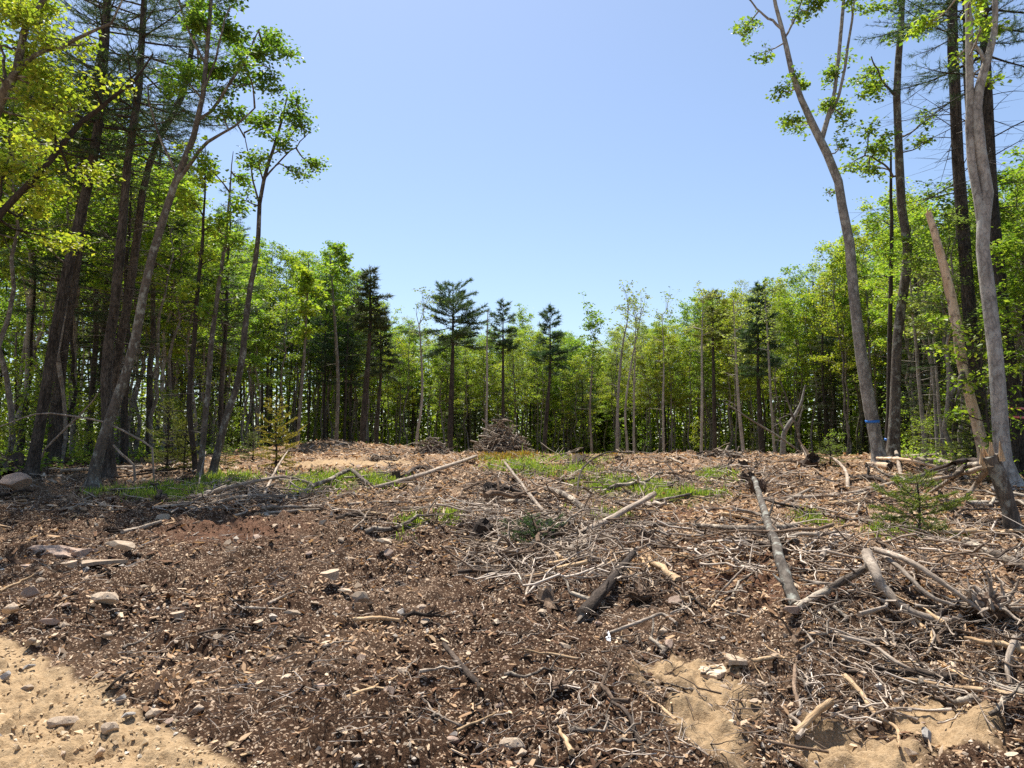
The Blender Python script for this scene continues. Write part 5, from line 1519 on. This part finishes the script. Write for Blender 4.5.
# ------------------------------------------------------------------ loose cover that nobody could count
def ground_pts(n, r0, r1, g, amax=38, power=1.0, keep=None):
    r = np.exp(g.uniform(math.log(r0), math.log(r1), n)); a = np.radians(g.uniform(-amax, amax, n))
    x, y = r * np.sin(a), r * np.cos(a)
    if keep is not None:
        k = keep(x, y, r)
        x, y, r = x[k], y[k], r[k]
    return x, y, r
def rotm(g, n, tilt):
    az = g.uniform(0, 2 * math.pi, n); tx = g.normal(0, tilt, n); ty = g.normal(0, tilt, n)
    ca, sa = np.cos(az), np.sin(az)
    Xa = np.stack([ca, sa, tx], -1); Xa = unit(Xa)
    up = np.stack([-tx * ca - ty * sa, -tx * sa + ty * ca, np.ones(n)], -1)
    Ya = unit(np.cross(up, Xa)); Za = np.cross(Xa, Ya)
    return Xa, Ya, Za
def scatter(name, label, mat, x, y, size, g, shape, tilt=.3, lift=.3, smooth=False, cap=None):
    """shape: (k,3) template jittered per piece + faces"""
    TV, TF = shape
    n = len(x); TV = np.asarray(TV, float)
    size = np.minimum(size, cap * (.004 + .0013 * np.hypot(x, y)) if cap else size)
    Xa, Ya, Za = rotm(g, n, tilt)
    J = TV[None] * (1 + g.normal(0, .22, (n, len(TV), 3))) + g.normal(0, .06, (n, len(TV), 3)) * np.abs(TV).max(0) * .8
    asp = np.stack([g.uniform(.7, 1.5, n), g.uniform(.5, 1.1, n), g.uniform(.5, 1.3, n)], -1)
    J = J * asp[:, None] * size[:, None, None]
    V = J[..., :1] * Xa[:, None] + J[..., 1:2] * Ya[:, None] + J[..., 2:] * Za[:, None]
    c = np.column_stack([x, y, H(x, y, True) + size * lift])
    V = V + c[:, None]
    mb = MB()
    Fs = []
    for f in TF:
        f = np.asarray(f)
        Fs.append((np.arange(n)[:, None, None] * len(TV) + f[None]).reshape(-1, f.shape[1]))
    mb.add(V.reshape(-1, 3), Fs)
    o = put(name, mb.mesh(name, M[mat], smooth))
    return tag(o, label, None, None, 'stuff')
OCT = ([(1, 0, 0), (0, 1, 0), (-1, 0, 0), (0, -1, 0), (.1, .1, .8), (0, 0, -.8)], [[(0, 1, 4), (1, 2, 4), (2, 3, 4), (3, 0, 4), (1, 0, 5), (2, 1, 5), (3, 2, 5), (0, 3, 5)]])
OCT3 = None
OCT2 = ([(1, 0, 0), (0, .8, 0), (-1, 0, 0), (0, -.8, 0), (.1, .1, .5), (0, 0, -.5)], OCT[1])
SLAB = ([(-1, -.45, -.1), (1, -.35, -.1), (1, .4, -.1), (-1, .45, -.1), (-.9, -.4, .12), (.9, -.3, .14), (.95, .35, .1), (-.95, .4, .12)],
        [[(0, 1, 5, 4), (1, 2, 6, 5), (2, 3, 7, 6), (3, 0, 4, 7), (4, 5, 6, 7)]])
LEAF6 = ([(-1, 0, .1), (-.3, .45, .22), (.45, .38, .1), (1, 0, .25), (.45, -.38, .16), (-.3, -.45, .05)], [[(0, 1, 4, 5), (1, 2, 3, 4)]])
TWIG = ([(-1, -.03, 0), (-1, .03, 0), (-1, 0, .05), (0, .05, .02), (0, .11, .02), (0, .08, .07), (1, -.02, .05), (1, .02, .05), (1, 0, .08)],
        [[(0, 1, 4, 3), (1, 2, 5, 4), (2, 0, 3, 5), (3, 4, 7, 6), (4, 5, 8, 7), (5, 3, 6, 8)]])
g5 = np.random.default_rng(55)
def sandy(x, y):
    z = np.zeros(len(x))
    for e_ in SAND: z = np.maximum(z, ell(x, y, *e_))
    return z
def clearing(x, y, r): return (road_d(x, y) < -.03) & (forest_depth(x, y) < -.3) & (g5.random(len(x)) > 1.15 * sandy(x, y))
def patchy(p, sc, off=0.0):
    def k(x, y, r):
        return clearing(x, y, r) & (g5.random(len(x)) < np.clip(p - .2 + 2.5 * fbm(x / sc + 3, y / sc + off, 3), .03, 1))
    return k
x, y, r = ground_pts(120000, 3.3, 24, g5, keep=patchy(.45, .9))
scatter('soil_clods', 'dark crumbly soil clods covering the foreground', 'clod', x, y, (.0045 + .0012 * r) * g5.gamma(1.6, .45, len(x)), g5, OCT2, .4, .25, cap=1.3)
x, y, r = ground_pts(60000, 3.3, 46, g5, keep=patchy(.36, 1.1, 20))
scatter('bark_chips', 'bark chips and wood shreds strewn over the dark dirt', 'chip', x, y, (.0045 + .0014 * r) * g5.gamma(1.1, .9, len(x)), g5, SLAB, .4, .35, cap=3.4)
x, y, r = ground_pts(24000, 3.3, 24, g5, keep=patchy(.36, .7, 40))
scatter('gravel', 'small tan stones strewn through the dirt', 'pebble', x, y, (.005 + .0012 * r) * g5.gamma(1.8, .5, len(x)), g5, OCT, .3, .35)
x, y, r = ground_pts(120000, 4, 50, g5, keep=lambda x, y, r: clearing(x, y, r) & (g5.random(len(x)) < np.clip(.0 + .85 * sstep(8.5, 13, y + 1.1 * x) + .5 * fbm(x / 1.2, y / 1.2, 3), .03, 1)))
scatter('leaf_litter', 'dry tan leaves littering the right and far ground', 'dry_leaf', x, y, (.016 + .0021 * r) * g5.uniform(.6, 1.3, len(x)), g5, LEAF6, .45, .4)
x, y, r = ground_pts(30000, 3.4, 46, g5, keep=patchy(.5, 1.4, 60))
scatter('twig_litter', 'fine twigs scattered all over the clearing', 'twig', x, y, (.02 + .0055 * r) * g5.gamma(2, .5, len(x)), g5, TWIG, .22, .12, cap=8)
x, y, r = ground_pts(26000, 2.6, 12, g5, 44, keep=lambda x, y, r: road_d(x, y) > -.12)
scatter('road_gravel', 'sandy crumbs and pebbles on the road berm', 'sand_pebble', x, y, (.003 + .0010 * r) * g5.gamma(1.6, .6, len(x)) * np.where(road_d(x, y) > 1.4, .5, 1), g5, OCT, .3, .25)
x, y, r = ground_pts(60000, 2.6, 13, g5, 44, keep=lambda x, y, r: (road_d(x, y) > -.08) & (road_d(x, y) < 1.15 + .3 * fbm(x * 2, y * 2, 2)) & (g5.random(len(x)) < .2 + .9 * fbm(x / .25, y / .25, 2)))
scatter('sand_clods', 'rough sandy clods thrown up along the road edge', 'sand_clod', x, y, (.004 + .0010 * r) * g5.gamma(1.7, .6, len(x)), g5, OCT, .6, .3, cap=1.7)
def slash():
    """thin broken branches, roots and splinters tangled over the cut ground"""
    g = np.random.default_rng(88)
    forms = []
    SC = []
    for (px, py, rx, ry) in SAND:
        c, a_, b_ = gp(px, py), gp(px, py + ry), gp(px, max(py - ry, 452))
        SC.append((c[0], (a_[1] + b_[1]) / 2, rx * c[1] / F, max(.15, abs(b_[1] - a_[1]) / 2)))
    for i in range(22):
        k = 7
        cr = g.uniform(.02, .09)
        p = np.column_stack([np.linspace(-.5, .5, k), np.cumsum(g.normal(0, cr, k)), np.abs(np.cumsum(g.normal(0, cr * .6, k)))])
        p[:, 1:] -= p[:, 1:].mean(0)
        mb = MB()
        th = g.uniform(.009, .02)
        tube(mb, p, np.linspace(th, th * .3, k), 4, 0, wob=.15, g=g)
        for _ in range(int(g.integers(0, 6))):
            j = int(g.integers(1, k - 1)); a = g.choice([-1, 1]) * g.uniform(.3, 1.1); l = g.uniform(.12, .45)
            d = np.array([math.cos(a), math.sin(a), g.uniform(-.2, .6)])
            tube(mb, [p[j], p[j] + d * l * .5 + g.normal(0, .03, 3), p[j] + d * l + g.normal(0, .05, 3)], [th * .6, th * .4, th * .12], 3, 0, close=False)
        forms.append((np.concatenate(mb.v), mb.f))
    out = MB()
    for (x0, x1, y0, y1, n, l0, l1) in ((470, 680, 468, 590, 560, .25, 1.1), (465, 600, 485, 565, 200, .3, 1.2), (460, 640, 490, 580, 200, .12, .5), (690, 1023, 464, 580, 520, .25, 1.1), (800, 1023, 582, 730, 300, .14, .6), (190, 330, 482, 512, 150, .4, 1.2), (330, 500, 460, 530, 260, .25, 1.0),
                                        (560, 800, 453, 490, 300, .3, 1.3), (480, 820, 585, 765, 330, .08, .4), (0, 480, 515, 750, 260, .06, .3), (290, 560, 440, 462, 160, .4, 1.5), (0, 230, 460, 515, 120, .3, 1.1)):
        for _ in range(n):
            b = gp(g.uniform(x0, x1), g.uniform(y0, y1))
            if b[1] > 48 or road_d(b[0], b[1]) > 0: continue
            if any(((b[0] - q[0]) / q[2]) ** 2 + ((b[1] - q[1]) / q[3]) ** 2 < 1 for q in SC) and g.random() < .8: continue
            V, Fs = forms[int(g.integers(len(forms)))]
            L = g.uniform(l0, l1)
            a = g.uniform(0, 6.28); pt = g.normal(0, .16); rl = g.uniform(-.8, .8)
            m = np.array(Matrix.Rotation(a, 3, 'Z') @ Matrix.Rotation(pt, 3, 'Y') @ Matrix.Rotation(rl, 3, 'X'))
            fat = min(1.8, max(.8, .5 / L))
            W = (V * [L, L * (1 if fat < 1 else 1), L]) @ m.T + b + [0, 0, .015 + abs(pt) * L * .3 + g.exponential(.02)]
            out.add(W, Fs)
    tag(put('slash', out.mesh('slash', M['slash'], True)), 'tangle of thin bleached branches, roots and splinters over the cut ground', None, None, 'stuff')
slash()
# forest floor
def woods(x, y, r): return forest_depth(x, y) > -1.5
a_ = []
n = 90000
px = g5.uniform(-60, 1090, n); yy = g5.uniform(14, 80, n); xx = (px - 512) / F * yy
fd = forest_depth(xx, yy); k = (fd > -1.5) & (fd < 22)
xx, yy = xx[k], yy[k]
scatter('leaf_mould', 'brown fallen leaves on the forest floor', 'duff', xx, yy, (.03 + .0016 * yy) * g5.uniform(.6, 1.4, len(xx)), g5, LEAF6, .4, .4)

def blades(name, label, mat, x, y, hgt, wid, g):
    n = len(x)
    z = H(x, y, True)
    az = g.uniform(0, 6.28, n); b = g.normal(0, .35, n)
    s = np.stack([np.cos(az), np.sin(az), np.zeros(n)], -1); f = np.stack([-np.sin(az), np.cos(az), np.zeros(n)], -1)
    C = np.column_stack([x, y, z - .01])
    w = wid[:, None]; h = hgt[:, None]; zz = np.array([0, 0, 1.0])
    m = C + zz * h * .6 + f * (h * b[:, None] * .3)
    t = C + zz * h * (.95 - .25 * np.abs(b[:, None])) + f * h * b[:, None] * .9
    V = np.stack([C - s * w, C + s * w, m + s * w * .7, m - s * w * .7, t], 1)
    i = np.arange(n)[:, None] * 5
    mb = MB(); mb.add(V.reshape(-1, 3), [i + [0, 1, 2, 3], i + [3, 2, 4]])
    return tag(put(name, mb.mesh(name, M[mat], False)), label, None, None, 'stuff')
def patch_pts(L, dens, g):
    X, Y_ = [], []
    for (px, py, rx, ry) in L:
        n = int(rx * ry * dens)
        a = g.uniform(0, 6.28, n); q = np.sqrt(g.random(n)) * 1.1
        for u, v in zip(px + np.cos(a) * q * rx, py + np.sin(a) * q * ry):
            X.append(u); Y_.append(v)
    X, Y_ = np.array(X), np.array(Y_)
    G = {}
    for (px, py, rx, ry) in L: pass
    # rows of the ground seen at each height of the photograph
    ys = np.arange(446, 770, 1.0)
    out = np.array([gp(u, max(v, 452.5)) for u, v in zip(X, Y_)])
    return out[:, 0], out[:, 1]
gg = np.random.default_rng(66)
x, y = patch_pts(GREEN, 3.4, gg)
x = np.repeat(x, 9) + gg.normal(0, .10, len(x) * 9); y = np.repeat(y, 9) + gg.normal(0, .22, len(y) * 9)
k = fbm(x / .6, y / .8, 3) > -.14
x, y = x[k], y[k]
blades('grass', 'bright green grass growing in patches over the clearing', 'grass', x, y, gg.gamma(3, .024, len(x)) * (.8 + y / 45), .004 + .00035 * y, gg)
x, y = patch_pts(YELL, 4, gg)
x = np.repeat(x, 6) + gg.normal(0, .15, len(x) * 6); y = np.repeat(y, 6) + gg.normal(0, .5, len(y) * 6)
k = fbm(x / .8, y / 1.2, 3) > .0
x, y = x[k], y[k]
blades('yellow_groundcover', 'yellow orange low growth along the crest by the brush pile', 'fern_yellow', x, y, gg.uniform(.05, .22, len(x)), np.full(len(x), .022), gg)
def undergrowth():
    n = 20000
    px = g5.uniform(-40, 1070, n); yy = g5.uniform(15, 80, n); xx = (px - 512) / F * yy
    fd = forest_depth(xx, yy)
    k = (fd > -.8) & (fd < 16) & (fbm(xx / 1.6, yy / 1.6, 3) > -.05)
    xx, yy = xx[k], yy[k]
    C = np.column_stack([xx, yy, H(xx, yy) + g5.gamma(1.6, .14, len(xx))])
    C = np.repeat(C, 5, 0) + g5.normal(0, .12, (len(C) * 5, 3)) * [1, 1, .4]
    mb = MB(); leaves(mb, C, .12, g5, .7, .8)
    tag(put('undergrowth', mb.mesh('undergrowth', M['leaf'], False)), 'low green leafy ground plants under the trees', None, None, 'stuff')
undergrowth()
def little_fir():
    g = np.random.default_rng(91)
    b = gp(920, 536); s = b[1] / F
    w, l = MB(), MB()
    p = Path([b + [0, 0, -.05], b + [.01, 0, .45], b + [-.01, 0, 58 * s]], [.02, .015, .006])
    tube(w, smooth_path(p.p, 8), np.linspace(.02, .006, 8), 6)
    conifer_whorls(w, l, p, .12, .97, .12, 46 * s, 12, g, .06, .011, (-.05, .4), .7, 6, 14, .16)
    e = empty('fir_sapling', tuple(b), 'small spreading fir sapling alone on the right leaf litter', 'fir sapling')
    put('stem', w.mesh('fir_stem', M['bark_dark'], True, b), e)
    put('foliage', l.mesh('fir_needles', M['needle_fir'], False, b), e)
    b2 = gp(525, 541); s = b2[1] / F
    w, l = MB(), MB()
    p = Path([b2, b2 + [.15, -.05, .12], b2 + [.3, -.1, .2]], [.02, .015, .006])
    tube(w, smooth_path(p.p, 6), np.linspace(.02, .006, 6), 6)
    conifer_whorls(w, l, p, .1, .97, .06, 22 * s, 12, g, .05, .009, (0, .4), .4, 5, 12, .1)
    e = empty('fir_branch', tuple(b2), 'cut dark green fir bough lying in the middle brush', 'fir bough')
    put('stem', w.mesh('bough_stem', M['bark_dark'], True, b2), e)
    put('foliage', l.mesh('bough_needles', M['needle'], False, b2), e)
little_fir()
def yellow_leafing(label, px, py, h, var):
    b = gp(px, py); s = h / F * b[1] / 3.0
    e = empty('leafy_sapling', tuple(b - [0, 0, .03]), label, 'sapling', None, 1.3, (s, s, s))
    put('stem', SAP[var][0], e); put('foliage', SAP[var][1], e)
yellow_leafing('bright yellow green leafy shoot left of the leaning grey maple', 84, 474, 40, 1)
yellow_leafing('bright leafy shoot at the left edge under the yellow maple', 6, 470, 44, 1)
yellow_leafing('yellow green leafy bush right of the mossy maple trunk', 918, 462, 42, 1)
yellow_leafing('leafy green bush between the taped maple and the bent birch', 838, 462, 34, 2)
yellow_leafing('green shoot sprouting beside the flat dark stump', 816, 526, 14, 0)
